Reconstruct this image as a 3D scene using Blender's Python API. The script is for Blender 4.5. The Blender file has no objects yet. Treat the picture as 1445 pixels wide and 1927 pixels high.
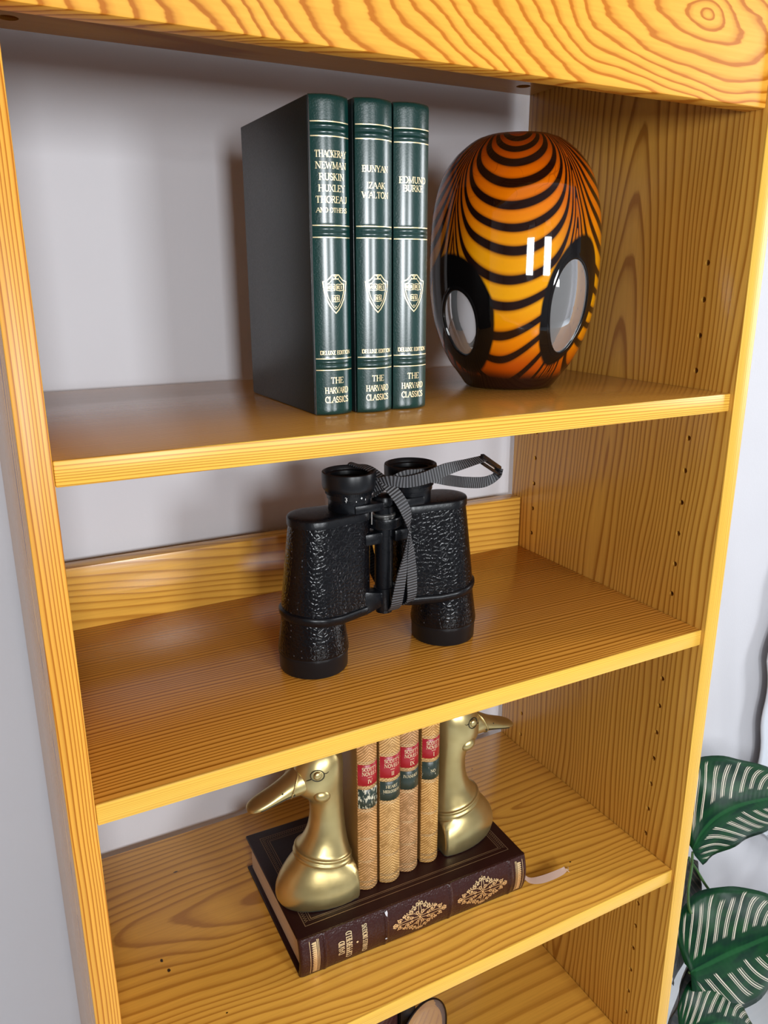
import bpy, bmesh, math, random
from mathutils import Vector, Matrix, noise

PI = math.pi
random.seed(7)
SC = bpy.context.scene
COL = SC.collection

# ------------------------------------------------------------------ camera
cam_data = bpy.data.cameras.new('camera')
cam = bpy.data.objects.new('camera', cam_data)
COL.objects.link(cam)
cam_data.sensor_fit = 'HORIZONTAL'
cam_data.sensor_width = 36.0
cam_data.lens = 1489.2582 * 36.0 / 1445.0
cam_data.clip_start = 0.02
r_right = Vector((0.88214492, -0.47097346, -0.00208326))
r_down = Vector((-0.13578688, -0.25009176, -0.95865324))
r_fwd = Vector((0.45097923, 0.84595397, -0.28456919))
rm = Matrix((r_right, -r_down, -r_fwd)).transposed().to_4x4()
cam.matrix_world = Matrix.Translation((-0.04036, -0.475526, 1.258259)) @ rm
SC.camera = cam

# ------------------------------------------------------------------ world, lights, exposure
world = bpy.data.worlds.new('world')
SC.world = world
world.use_nodes = True
world.node_tree.nodes['Background'].inputs[0].default_value = (0.8, 0.88, 1.0, 1)
world.node_tree.nodes['Background'].inputs[1].default_value = 0.6


def area(name, loc, target, sx, sy, power, color):
    d = bpy.data.lights.new(name, 'AREA')
    d.shape = 'RECTANGLE'
    d.size, d.size_y, d.energy, d.color = sx, sy, power, color
    o = bpy.data.objects.new(name, d)
    COL.objects.link(o)
    o.location = loc
    o.rotation_euler = (Vector(target) - Vector(loc)).to_track_quat('-Z', 'Y').to_euler()
    return o


DAY = (0.93, 0.97, 1.0)
# daylight through the two narrow sashes of the window behind the camera
area('window_daylight', (-0.13, -1.76, 1.33), (-0.13, 0.0, 1.28), 0.31, 0.42, 24, DAY)
area('window_daylight', (0.645, -1.76, 1.33), (0.645, 0.0, 1.28), 0.31, 0.42, 17, DAY)
# daylight through the large window in the right hand wall
area('window_daylight', (2.98, -0.88, 1.45), (0.6, 0.3, 0.7), 0.5, 1.4, 44, DAY)
SC.view_settings.view_transform = 'Standard'
SC.view_settings.look = 'None'
SC.view_settings.exposure = 0.0
SC.view_settings.gamma = 1.0
SC.view_settings.use_curve_mapping = False

# ------------------------------------------------------------------ dimensions of the bookcase
W, T, D = 0.56768, 0.01717, 0.31547
TH = 0.01595
Z1, Z2, Z3, Z4 = 1.15764, 0.92660, 0.64384, 0.36941
ZHEAD, ZTOP = 1.38892, 1.45294
HTOT = 1.53
YWALL = 0.330


# ------------------------------------------------------------------ object helpers
def link(name, me, parent=None, loc=None, rot=None):
    o = bpy.data.objects.new(name, me)
    COL.objects.link(o)
    if parent is not None:
        o.parent = parent
    if loc is not None:
        o.location = loc
    if rot is not None:
        o.rotation_euler = rot
    return o


def tag(o, label=None, cat=None, group=None, kind=None):
    if label:
        o['label'] = label
    if cat:
        o['category'] = cat
    if group:
        o['group'] = group
    if kind:
        o['kind'] = kind
    return o


def thing(name, label, cat, loc=(0, 0, 0), rotz=0.0, group=None):
    o = bpy.data.objects.new(name, None)
    o.empty_display_size = 0.03
    COL.objects.link(o)
    o.location = loc
    o.rotation_euler = (0, 0, rotz)
    return tag(o, label, cat, group)


def mesh(name, verts, faces, mat, smooth=False, uvs=None):
    me = bpy.data.meshes.new(name)
    me.from_pydata([tuple(v) for v in verts], [], faces)
    if uvs is not None:
        uvl = me.uv_layers.new(name='UVMap')
        for l in me.loops:
            uvl.data[l.index].uv = uvs[l.vertex_index]
    me.update()
    if smooth:
        me.shade_smooth()
    if mat:
        me.materials.append(mat)
    return me


def from_bm(name, bm, mat, smooth=False, auto=None):
    bmesh.ops.recalc_face_normals(bm, faces=bm.faces)
    me = bpy.data.meshes.new(name)
    bm.to_mesh(me)
    bm.free()
    if smooth:
        me.shade_smooth()
        if auto:
            me.set_sharp_from_angle(angle=math.radians(auto))
    if mat:
        me.materials.append(mat)
    return me


def bm_box(bm, lo, hi, bev=0.0, seg=2, mtx=None):
    vs = []
    for z in (lo[2], hi[2]):
        for x, y in ((lo[0], lo[1]), (hi[0], lo[1]), (hi[0], hi[1]), (lo[0], hi[1])):
            v = Vector((x, y, z))
            vs.append(bm.verts.new(mtx @ v if mtx else v))
    fs = [(3, 2, 1, 0), (4, 5, 6, 7), (0, 1, 5, 4), (1, 2, 6, 5), (2, 3, 7, 6), (3, 0, 4, 7)]
    faces = [bm.faces.new([vs[i] for i in f]) for f in fs]
    if bev > 0:
        es = list({e for f in faces for e in f.edges})
        bmesh.ops.bevel(bm, geom=es, offset=bev, segments=seg, affect='EDGES', profile=0.5)


def box_me(name, lo, hi, mat, bev=0.0, seg=2):
    bm = bmesh.new()
    bm_box(bm, lo, hi, bev, seg)
    return from_bm(name, bm, mat, True, 35)


def loft(rings, close_start=True, close_end=True):
    """rings: list of lists of Vector, same length, closed loops"""
    n = len(rings[0])
    verts = [v for r in rings for v in r]
    faces = []
    for i in range(len(rings) - 1):
        for j in range(n):
            a, b = i * n + j, i * n + (j + 1) % n
            faces.append((a, b, b + n, a + n))
    if close_start:
        faces.append(tuple(reversed(range(n))))
    if close_end:
        faces.append(tuple(range((len(rings) - 1) * n, len(rings) * n)))
    return verts, faces


def circle(cx, cy, z, r, n=48, ry=None):
    ry = r if ry is None else ry
    return [Vector((cx + r * math.cos(2 * PI * k / n), cy + ry * math.sin(2 * PI * k / n), z)) for k in range(n)]


def lathe_me(name, prof, mat, cx=0, cy=0, n=48, auto=40, caps=(True, True)):
    v, f = loft([circle(cx, cy, z, r, n) for r, z in prof], *caps)
    me = mesh(name, v, f, mat, True)
    me.set_sharp_from_angle(angle=math.radians(auto))
    return me


def hull2(c0, r0, c1, r1, z, n=64):
    """convex outline around two circles, as a fixed number of points (support mapping)"""
    out = []
    for k in range(n):
        a = 2 * PI * k / n
        d = Vector((math.cos(a), math.sin(a)))
        p0 = Vector(c0) + d * r0
        p1 = Vector(c1) + d * r1
        p = p0 if p0.dot(d) >= p1.dot(d) else p1
        out.append(p)
    # resample evenly along the perimeter, so that the straight sides get points too
    L = [0.0]
    m = len(out)
    for k in range(m):
        L.append(L[-1] + (out[(k + 1) % m] - out[k]).length)
    tot = L[-1]
    res = []
    j = 0
    for k in range(n):
        s = tot * k / n
        while L[j + 1] < s:
            j += 1
        seg = max(L[j + 1] - L[j], 1e-9)
        p = out[j].lerp(out[(j + 1) % m], (s - L[j]) / seg)
        res.append(Vector((p.x, p.y, z)))
    return res


def interp(x, xs, ys):
    if x <= xs[0]:
        return ys[0]
    for i in range(len(xs) - 1):
        if x <= xs[i + 1]:
            return ys[i] + (ys[i + 1] - ys[i]) * (x - xs[i]) / (xs[i + 1] - xs[i])
    return ys[-1]


def catmull(P, n=8):
    out = []
    m = len(P)
    for i in range(m - 1):
        p0, p1, p2, p3 = P[max(i - 1, 0)], P[i], P[i + 1], P[min(i + 2, m - 1)]
        for k in range(n):
            t = k / n
            out.append(0.5 * ((2 * p1) + (p2 - p0) * t + (2 * p0 - 5 * p1 + 4 * p2 - p3) * t * t + (3 * p1 - p0 - 3 * p2 + p3) * t ** 3))
    out.append(P[-1].copy())
    return out


def tube_me(name, pts, r, mat, n=8, sub=3, r1=None):
    C = catmull([Vector(p) for p in pts], sub)
    rings = []
    m = len(C)
    prev = None
    for i, c in enumerate(C):
        tan = (C[min(i + 1, m - 1)] - C[max(i - 1, 0)]).normalized()
        if prev is None:
            prev = tan.orthogonal().normalized()
        prev = (prev - tan * prev.dot(tan)).normalized()
        bi = tan.cross(prev)
        rr = r if r1 is None else r + (r1 - r) * i / (m - 1)
        rings.append([c + (prev * math.cos(2 * PI * k / n) + bi * math.sin(2 * PI * k / n)) * rr for k in range(n)])
    v, f = loft(rings)
    return mesh(name, v, f, mat, True)


# ------------------------------------------------------------------ material helpers
class NT:
    def __init__(self, name):
        self.m = bpy.data.materials.new(name)
        self.m.use_nodes = True
        self.t = self.m.node_tree
        self.p = self.t.nodes['Principled BSDF']
        self.out = self.t.nodes['Material Output']

    def n(self, typ, **kw):
        o = self.t.nodes.new(typ)
        for k, v in kw.items():
            setattr(o, k, v)
        return o

    def put(self, sock, v):
        if hasattr(v, 'is_output'):
            self.t.links.new(v, sock)
        else:
            sock.default_value = v

    def math(self, op, a, b=0.0, c=None, clamp=False):
        o = self.n('ShaderNodeMath', operation=op, use_clamp=clamp)
        self.put(o.inputs[0], a)
        self.put(o.inputs[1], b)
        if c is not None:
            self.put(o.inputs[2], c)
        return o.outputs[0]

    def coord(self, which='Object'):
        return self.n('ShaderNodeTexCoord').outputs[which]

    def sep(self, v):
        o = self.n('ShaderNodeSeparateXYZ')
        self.put(o.inputs[0], v)
        return o.outputs

    def comb(self, x, y, z):
        o = self.n('ShaderNodeCombineXYZ')
        for s, v in zip(o.inputs, (x, y, z)):
            self.put(s, v)
        return o.outputs[0]

    def noise(self, vec, scale, detail=2.0, rough=0.5, dist=0.0, col=False):
        o = self.n('ShaderNodeTexNoise')
        self.put(o.inputs['Vector'], vec)
        o.inputs['Scale'].default_value = scale
        o.inputs['Detail'].default_value = detail
        o.inputs['Roughness'].default_value = rough
        o.inputs['Distortion'].default_value = dist
        return o.outputs['Color'] if col else o.outputs[0]

    def ramp(self, fac, stops, interp_='LINEAR'):
        o = self.n('ShaderNodeValToRGB')
        o.color_ramp.interpolation = interp_
        el = o.color_ramp.elements
        while len(el) < len(stops):
            el.new(0.5)
        for e, (p, c) in zip(el, stops):
            e.position = p
            e.color = (c, c, c, 1) if not hasattr(c, '__len__') else (*c, 1)
        self.put(o.inputs[0], fac)
        return o.outputs[0]

    def mix(self, fac, a, b, blend='MIX'):
        o = self.n('ShaderNodeMix', data_type='RGBA', blend_type=blend)
        self.put(o.inputs['Factor'], fac)
        for s, v in ((o.inputs[6], a), (o.inputs[7], b)):
            self.put(s, v if hasattr(v, 'is_output') else (*v, 1))
        return o.outputs[2]

    def smooth(self, x, lo, hi):
        o = self.n('ShaderNodeMapRange', interpolation_type='SMOOTHSTEP')
        self.put(o.inputs[0], x)
        o.inputs[1].default_value = lo
        o.inputs[2].default_value = hi
        return o.outputs[0]

    def bump(self, h, strength=0.3, dist=0.001):
        o = self.n('ShaderNodeBump')
        o.inputs['Strength'].default_value = strength
        o.inputs['Distance'].default_value = dist
        self.put(o.inputs['Height'], h)
        self.t.links.new(o.outputs[0], self.p.inputs['Normal'])

    def set(self, color=None, rough=None, metal=None, spec=None, **kw):
        if color is not None:
            self.put(self.p.inputs['Base Color'], color if hasattr(color, 'is_output') else (*color, 1))
        if rough is not None:
            self.put(self.p.inputs['Roughness'], rough)
        if metal is not None:
            self.p.inputs['Metallic'].default_value = metal
        if spec is not None:
            self.p.inputs['Specular IOR Level'].default_value = spec
        for k, v in kw.items():
            self.put(self.p.inputs[k], v)
        return self.m


def plain(name, color, rough=0.5, metal=0.0, spec=0.5, var=0.06, scale=60.0):
    m = NT(name)
    f = m.noise(m.coord(), scale, 3)
    c = m.mix(f, [max(0, x * (1 - var)) for x in color], [x * (1 + var) for x in color])
    m.set(c, rough, metal, spec)
    return m.m


WOOD_LIGHT = (0.78, 0.355, 0.050)
WOOD_DARK = (0.29, 0.080, 0.005)


def wood(name, axis, freq, center, tilt, seed, warp=0.02, light=WOOD_LIGHT, dark=WOOD_DARK, contrast=1.0,
         rough=0.20, stretch=0.22, jag=0.10, spec=0.45, jagu=0.03):
    """growth rings of a log whose heart runs near the board; axis = the way the fibres run"""
    m = NT(name)
    co = m.sep(m.coord())
    i = 'XYZ'.index(axis)
    a, b = [j for j in range(3) if j != i]
    u = m.math('SUBTRACT', co[i], center[i])
    v = m.math('SUBTRACT', co[a], center[a])
    w = m.math('SUBTRACT', co[b], center[b])
    nv = m.comb(m.math('MULTIPLY_ADD', u, stretch, seed * 1.37), m.math('ADD', v, seed * 0.71), w)
    nz = m.sep(m.noise(nv, 7.0, 2.0, 0.5, 0.0, True))
    nf = m.noise(m.comb(m.math('MULTIPLY_ADD', u, jagu, seed), v, w), 130.0, 2.0, 0.6)
    v2 = m.math('ADD', m.math('MULTIPLY_ADD', u, tilt[0], v), m.math('MULTIPLY', m.math('SUBTRACT', nz[0], 0.5), warp * 2))
    w2 = m.math('ADD', m.math('MULTIPLY_ADD', u, tilt[1], w), m.math('MULTIPLY', m.math('SUBTRACT', nz[1], 0.5), warp * 2))
    r = m.math('SQRT', m.math('ADD', m.math('MULTIPLY', v2, v2), m.math('MULTIPLY', w2, w2)))
    # rings of uneven width
    t = m.math('MULTIPLY_ADD', r, freq, m.math('MULTIPLY', m.math('SINE', m.math('MULTIPLY', r, freq * 0.9)), 0.35))
    t = m.math('MULTIPLY_ADD', nf, jag * 2, t)
    f = m.math('FRACT', t)
    g = m.ramp(f, [(0.0, 0.10), (0.10, 0.0), (0.45, 0.05), (0.68, 0.42), (0.80, 1.0), (0.93, 1.0), (1.0, 0.10)])
    fib = m.noise(m.comb(m.math('MULTIPLY_ADD', u, 0.03, seed), v, w), 420.0, 2.0, 0.6)
    tone = m.noise(m.comb(m.math('MULTIPLY', u, 0.3), v, w), 9.0, 2.0)
    lt = m.mix(tone, [c * 0.86 for c in light], [min(1, c * 1.12) for c in light])
    dk = m.mix(nz[2], [c * 0.8 for c in dark], [c * 1.25 for c in dark])
    c = m.mix(m.math('MULTIPLY', g, contrast), lt, dk)
    c = m.mix(m.math('MULTIPLY', fib, 0.30), c, [x * 0.55 for x in dark])
    m.set(c, m.math('MULTIPLY_ADD', fib, 0.10, rough - 0.03), 0.0, spec)
    m.bump(m.math('ADD', m.math('MULTIPLY', g, 0.5), fib), 0.05, 0.0006)
    return m.m


# ------------------------------------------------------------------ the room
mw = NT('painted_wall')
wn = mw.noise(mw.coord(), 260.0, 3, 0.6)
wn2 = mw.noise(mw.coord(), 6.0, 2)
mw.set(mw.mix(wn2, (0.58, 0.57, 0.60), (0.62, 0.61, 0.64)), 0.62, 0, 0.3)
mw.bump(wn, 0.12, 0.001)
M_WALL = mw.m


M_WALL_DEEP = plain('taupe_wall_paint', (0.36, 0.34, 0.34), 0.7)


def structure(name, me):
    return tag(link(name, me), kind='structure')


structure('wall_back', box_me('wall_back', (-2.1, YWALL, 0), (3.1, YWALL + 0.12, 2.45), M_WALL))
structure('wall_left', box_me('wall_left', (-2.2, -2.0, 0), (-2.1, YWALL, 2.45), M_WALL_DEEP))
structure('wall_front', box_me('wall_front', (-2.1, -2.1, 0), (3.1, -1.98, 2.45), M_WALL_DEEP))
structure('wall_right', box_me('wall_right', (3.1, -2.0, 0), (3.2, YWALL, 2.45), M_WALL))
structure('ceiling', box_me('ceiling', (-2.2, -2.1, 2.45), (3.2, YWALL + 0.12, 2.55), plain('ceiling_paint', (0.60, 0.60, 0.60), 0.8)))
mg = plain('frame_paint', (0.8, 0.8, 0.8), 0.4)
bm = bmesh.new()
for x in (-0.13, 0.645):
    for lo, hi in (((x - 0.19, -1.98, 1.02), (x - 0.145, -1.90, 1.72)), ((x + 0.145, -1.98, 1.02), (x + 0.19, -1.90, 1.72)),
                   ((x - 0.19, -1.98, 1.02), (x + 0.19, -1.90, 1.07)), ((x - 0.19, -1.98, 1.66), (x + 0.19, -1.90, 1.72))):
        bm_box(bm, lo, hi, 0.004, 1)
structure('window_1', from_bm('window_1', bm, mg))
bm = bmesh.new()
for lo, hi in (((3.04, -1.20, 0.50), (3.10, -1.14, 2.00)), ((3.04, -0.62, 0.50), (3.10, -0.56, 2.00)),
               ((3.04, -1.20, 0.50), (3.10, -0.56, 0.56)), ((3.04, -1.20, 1.94), (3.10, -0.56, 2.00))):
    bm_box(bm, lo, hi, 0.004, 1)
structure('window_2', from_bm('window_2', bm, mg))

# floor of pale painted boards, each board a piece of the floor
fl = NT('pale_floor_paint')
fc = fl.sep(fl.coord())
fn = fl.noise(fl.comb(fl.math('MULTIPLY', fc[0], 0.06), fc[1], fc[2]), 60.0, 3, 0.6)
fl.set(fl.mix(fn, (0.66, 0.74, 0.80), (0.86, 0.89, 0.92)), 0.35, 0, 0.5)
structure('floor', box_me('floor', (-2.2, -2.1, -0.10), (3.2, YWALL, -0.012), plain('subfloor', (0.35, 0.36, 0.36), 0.8)))
floor = bpy.data.objects['floor']
pl = box_me('floor_board', (-2.6, 0, -0.012), (2.6, 0.1175, 0.0), fl.m, 0.0012, 1)
k = 0
y = YWALL - 0.118
while y > -2.1:
    o = link('floor_board', pl, floor, (0.5, y, 0))
    y -= 0.119
    k += 1

# ------------------------------------------------------------------ the bookcase
case = thing('bookcase', 'tall honey-coloured pine bookcase with open shelves and a deep top rail, standing against the wall', 'bookcase')

M_HEAD = wood('pine_header', 'X', 125.0, (0.475, 0.006, 1.447), (0.42, 0.12), 3.1, 0.024, stretch=0.90, jag=0.26,
              light=(0.84, 0.40, 0.050), dark=(0.44, 0.125, 0.005), contrast=0.95, spec=0.10, rough=0.46, jagu=0.12)
M_SIDE_R = wood('pine_side_panel', 'Z', 160.0, (W + 0.004, 0.165, 0.75), (0.055, 0.03), 5.3, 0.030, stretch=0.30, jag=0.10, light=(0.78, 0.405, 0.068), dark=(0.34, 0.115, 0.010), contrast=0.82)
M_SIDE_L = wood('pine_side_panel', 'Z', 190.0, (-0.05, 0.05, 0.6), (0.012, 0.004), 8.8, 0.022, stretch=0.30, jag=0.08)
M_SHELF1 = wood('pine_shelf', 'X', 300.0, (0.2, 0.30, Z1 - 0.06), (0.01, 0.006), 2.2, 0.010, light=(0.60, 0.285, 0.052), stretch=0.12, contrast=0.7, jag=0.1, rough=0.17, spec=0.7)
M_SHELF2 = wood('pine_shelf', 'X', 235.0, (0.2, 0.40, Z2 - 0.05), (0.012, 0.01), 4.9, 0.020, stretch=0.18, jag=0.1, light=(0.70, 0.305, 0.043), dark=(0.25, 0.072, 0.005))
M_SHELF3 = wood('pine_shelf', 'X', 115.0, (0.68, 0.17, Z3 - 0.006), (0.02, 0.085), 6.4, 0.026, stretch=0.45, jag=0.12, contrast=0.6,
                light=(0.82, 0.42, 0.062))
M_SHELF4 = wood('pine_shelf', 'X', 60.0, (0.2, 0.30, Z4 - 0.05), (0.02, 0.05), 9.7, 0.02, stretch=0.3, jag=0.16, contrast=0.45,
                light=(0.82, 0.42, 0.062))
M_RAIL = wood('pine_rail', 'X', 150.0, (0.3, 0.27, Z2 - 0.02), (0.03, 0.06), 7.7, 0.016, stretch=0.30, contrast=0.55,
              light=(0.84, 0.45, 0.072))

EDGE_LIGHT, EDGE_DARK = (0.86, 0.50, 0.075), (0.46, 0.17, 0.010)
M_EDGE1 = wood('pine_edge_strip', 'X', 480.0, (0.2, 0.0, Z1 - 1.0), (0.0, 0.012), 1.7, 0.004, EDGE_LIGHT, EDGE_DARK, 0.8, stretch=0.35, jag=0.05, spec=0.22, rough=0.30)
M_EDGE2 = wood('pine_edge_strip', 'X', 620.0, (0.2, 0.0, Z2 - 1.0), (0.0, 0.004), 2.9, 0.002, EDGE_LIGHT, EDGE_DARK, 0.35, stretch=0.3, jag=0.05, spec=0.22, rough=0.30)
M_EDGE3 = wood('pine_edge_strip', 'X', 700.0, (0.2, 0.0, Z3 - 1.0), (0.0, 0.006), 3.9, 0.002, EDGE_LIGHT, EDGE_DARK, 0.4, stretch=0.3, jag=0.05, spec=0.22, rough=0.30)
M_EDGE_R = wood('pine_edge_strip', 'Z', 520.0, (W - 1.0, 0.0, 0.8), (0.004, 0.0), 4.4, 0.003, EDGE_LIGHT, EDGE_DARK, 0.55, stretch=0.3, jag=0.05, spec=0.22, rough=0.30)
M_EDGE_L = wood('pine_edge_strip', 'Z', 400.0, (-1.0, 0.0, 0.8), (0.006, 0.0), 6.1, 0.006, (0.76, 0.36, 0.048), (0.38, 0.11, 0.005), 0.95, stretch=0.45, jag=0.06, spec=0.22, rough=0.30)
def dents(mat, pts):
    m = NT.__new__(NT)
    m.m, m.t = mat, mat.node_tree
    m.p = m.t.nodes['Principled BSDF']
    c = m.sep(m.coord())
    wb = m.noise(m.coord(), 400.0, 2)
    src = m.p.inputs['Base Color'].links[0].from_socket
    for x, y, rx, ry in pts:
        dx = m.math('DIVIDE', m.math('SUBTRACT', c[0], x), rx)
        dy = m.math('DIVIDE', m.math('SUBTRACT', c[1], y), ry)
        d = m.math('ADD', m.math('SQRT', m.math('ADD', m.math('MULTIPLY', dx, dx), m.math('MULTIPLY', dy, dy))), m.math('MULTIPLY', wb, 0.8))
        src = m.mix(m.math('SUBTRACT', 1.0, m.smooth(d, 0.9, 1.3)), src, (0.03, 0.012, 0.004))
    m.t.links.new(src, m.p.inputs['Base Color'])


dents(M_SHELF3, [(0.0568, 0.1315, 0.0022, 0.0030), (0.0533, 0.1455, 0.0016, 0.0030), (0.0934, 0.2551, 0.0030, 0.0012), (0.4784, 0.0658, 0.0018, 0.0012), (0.4802, 0.2589, 0.0020, 0.0012), (0.0907, 0.0633, 0.0016, 0.0012)])
HOLES = [0, 1, 2, 3, 4, 5, 6, 7, 8] + list(range(10, 28))
for nm, x0, x1, mat, inner in (('side_panel', W, W + T, M_SIDE_R, W), ('side_panel', -T, 0.0, M_SIDE_L, 0.0)):
    me = box_me(nm, (x0, 0.0012, 0), (x1, D, HTOT), mat, 0.0008, 2)
    o = link(nm, me, case)
    bm = bmesh.new()
    for hy in (0.0455, 0.2718):
        for i in range(0, 28):
            zc = 1.27 - 0.032 * i
            if any(abs(zc - (z - TH / 2)) < 0.013 for z in (Z1, Z2, Z3, Z4)):
                continue
            res = bmesh.ops.create_cone(bm, cap_ends=True, segments=20, radius1=0.0026, radius2=0.0026, depth=0.018,
                                        matrix=Matrix.Translation((inner, hy, zc)) @ Matrix.Rotation(PI / 2, 4, 'Y'))
    cut = link('pin_hole_cutter', from_bm('pin_hole_cutter', bm, None))
    md = o.modifiers.new('pin_holes', 'BOOLEAN')
    md.object, md.operation, md.solver = cut, 'DIFFERENCE', 'EXACT'
    bpy.context.view_layer.update()
    dg = bpy.context.evaluated_depsgraph_get()
    new = bpy.data.meshes.new_from_object(o.evaluated_get(dg))
    o.modifiers.clear()
    o.data = new
    if not new.materials:
        new.materials.append(mat)
    bpy.data.objects.remove(cut)
    link('edge_strip', box_me('edge_strip', (x0, 0, 0), (x1, 0.0022, HTOT), M_EDGE_R if x0 > 0 else M_EDGE_L, 0.0009, 2), o)

link('header_rail', box_me('header_rail', (0.0005, 0.004, ZHEAD), (W - 0.0005, 0.0222, HTOT), M_HEAD, 0.0012, 2), case)
me = box_me('top_panel', (0, 0.0225, ZTOP), (W, D - 0.001, ZTOP + 0.018), M_SHELF1, 0.0006, 1)
o = link('top_panel', me, case)
bm = bmesh.new()
for x in (0.032, W - 0.0348):
    bmesh.ops.create_cone(bm, cap_ends=True, segments=28, radius1=0.0075, radius2=0.0075, depth=0.026,
                          matrix=Matrix.Translation((x, 0.2820, ZTOP)))
cut = link('cam_hole_cutter', from_bm('cam_hole_cutter', bm, None))
md = o.modifiers.new('cam_holes', 'BOOLEAN')
md.object, md.operation, md.solver = cut, 'DIFFERENCE', 'EXACT'
bpy.context.view_layer.update()
new = bpy.data.meshes.new_from_object(o.evaluated_get(bpy.context.evaluated_depsgraph_get()))
o.modifiers.clear()
o.data = new
bpy.data.objects.remove(cut)

YF = 0.0039
for zt_, yb, mat, em in ((Z1, 0.3117, M_SHELF1, M_EDGE1), (Z2, 0.2956, M_SHELF2, M_EDGE2), (Z3, 0.3137, M_SHELF3, M_EDGE3), (Z4, 0.3137, M_SHELF4, M_EDGE3), (0.086, 0.3137, M_SHELF4, M_EDGE3)):
    o = link('shelf', box_me('shelf', (0.0005, YF + 0.0012, zt_ - TH), (W - 0.0005, yb, zt_), mat, 0.0008, 2), case)
    link('edge_strip', box_me('edge_strip', (0.0005, YF, zt_ - TH), (W - 0.0005, YF + 0.0022, zt_), em, 0.0009, 2), o)
link('back_rail', box_me('back_rail', (0.0005, 0.2957, Z2 - TH), (W - 0.0005, 0.3155, 0.99067), M_RAIL, 0.0012, 2), case)
link('plinth', box_me('plinth', (0.0005, 0.02, 0.0), (W - 0.0005, 0.036, 0.07), M_RAIL, 0.001, 1), case)

# ------------------------------------------------------------------ a small serif alphabet drawn with strokes
def arc(cx, cy, rx, ry, a0, a1, n=9):
    return [(cx + rx * math.cos(math.radians(a0 + (a1 - a0) * i / n)), cy + ry * math.sin(math.radians(a0 + (a1 - a0) * i / n))) for i in range(n + 1)]


TK, TN = 0.17, 0.075
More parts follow.
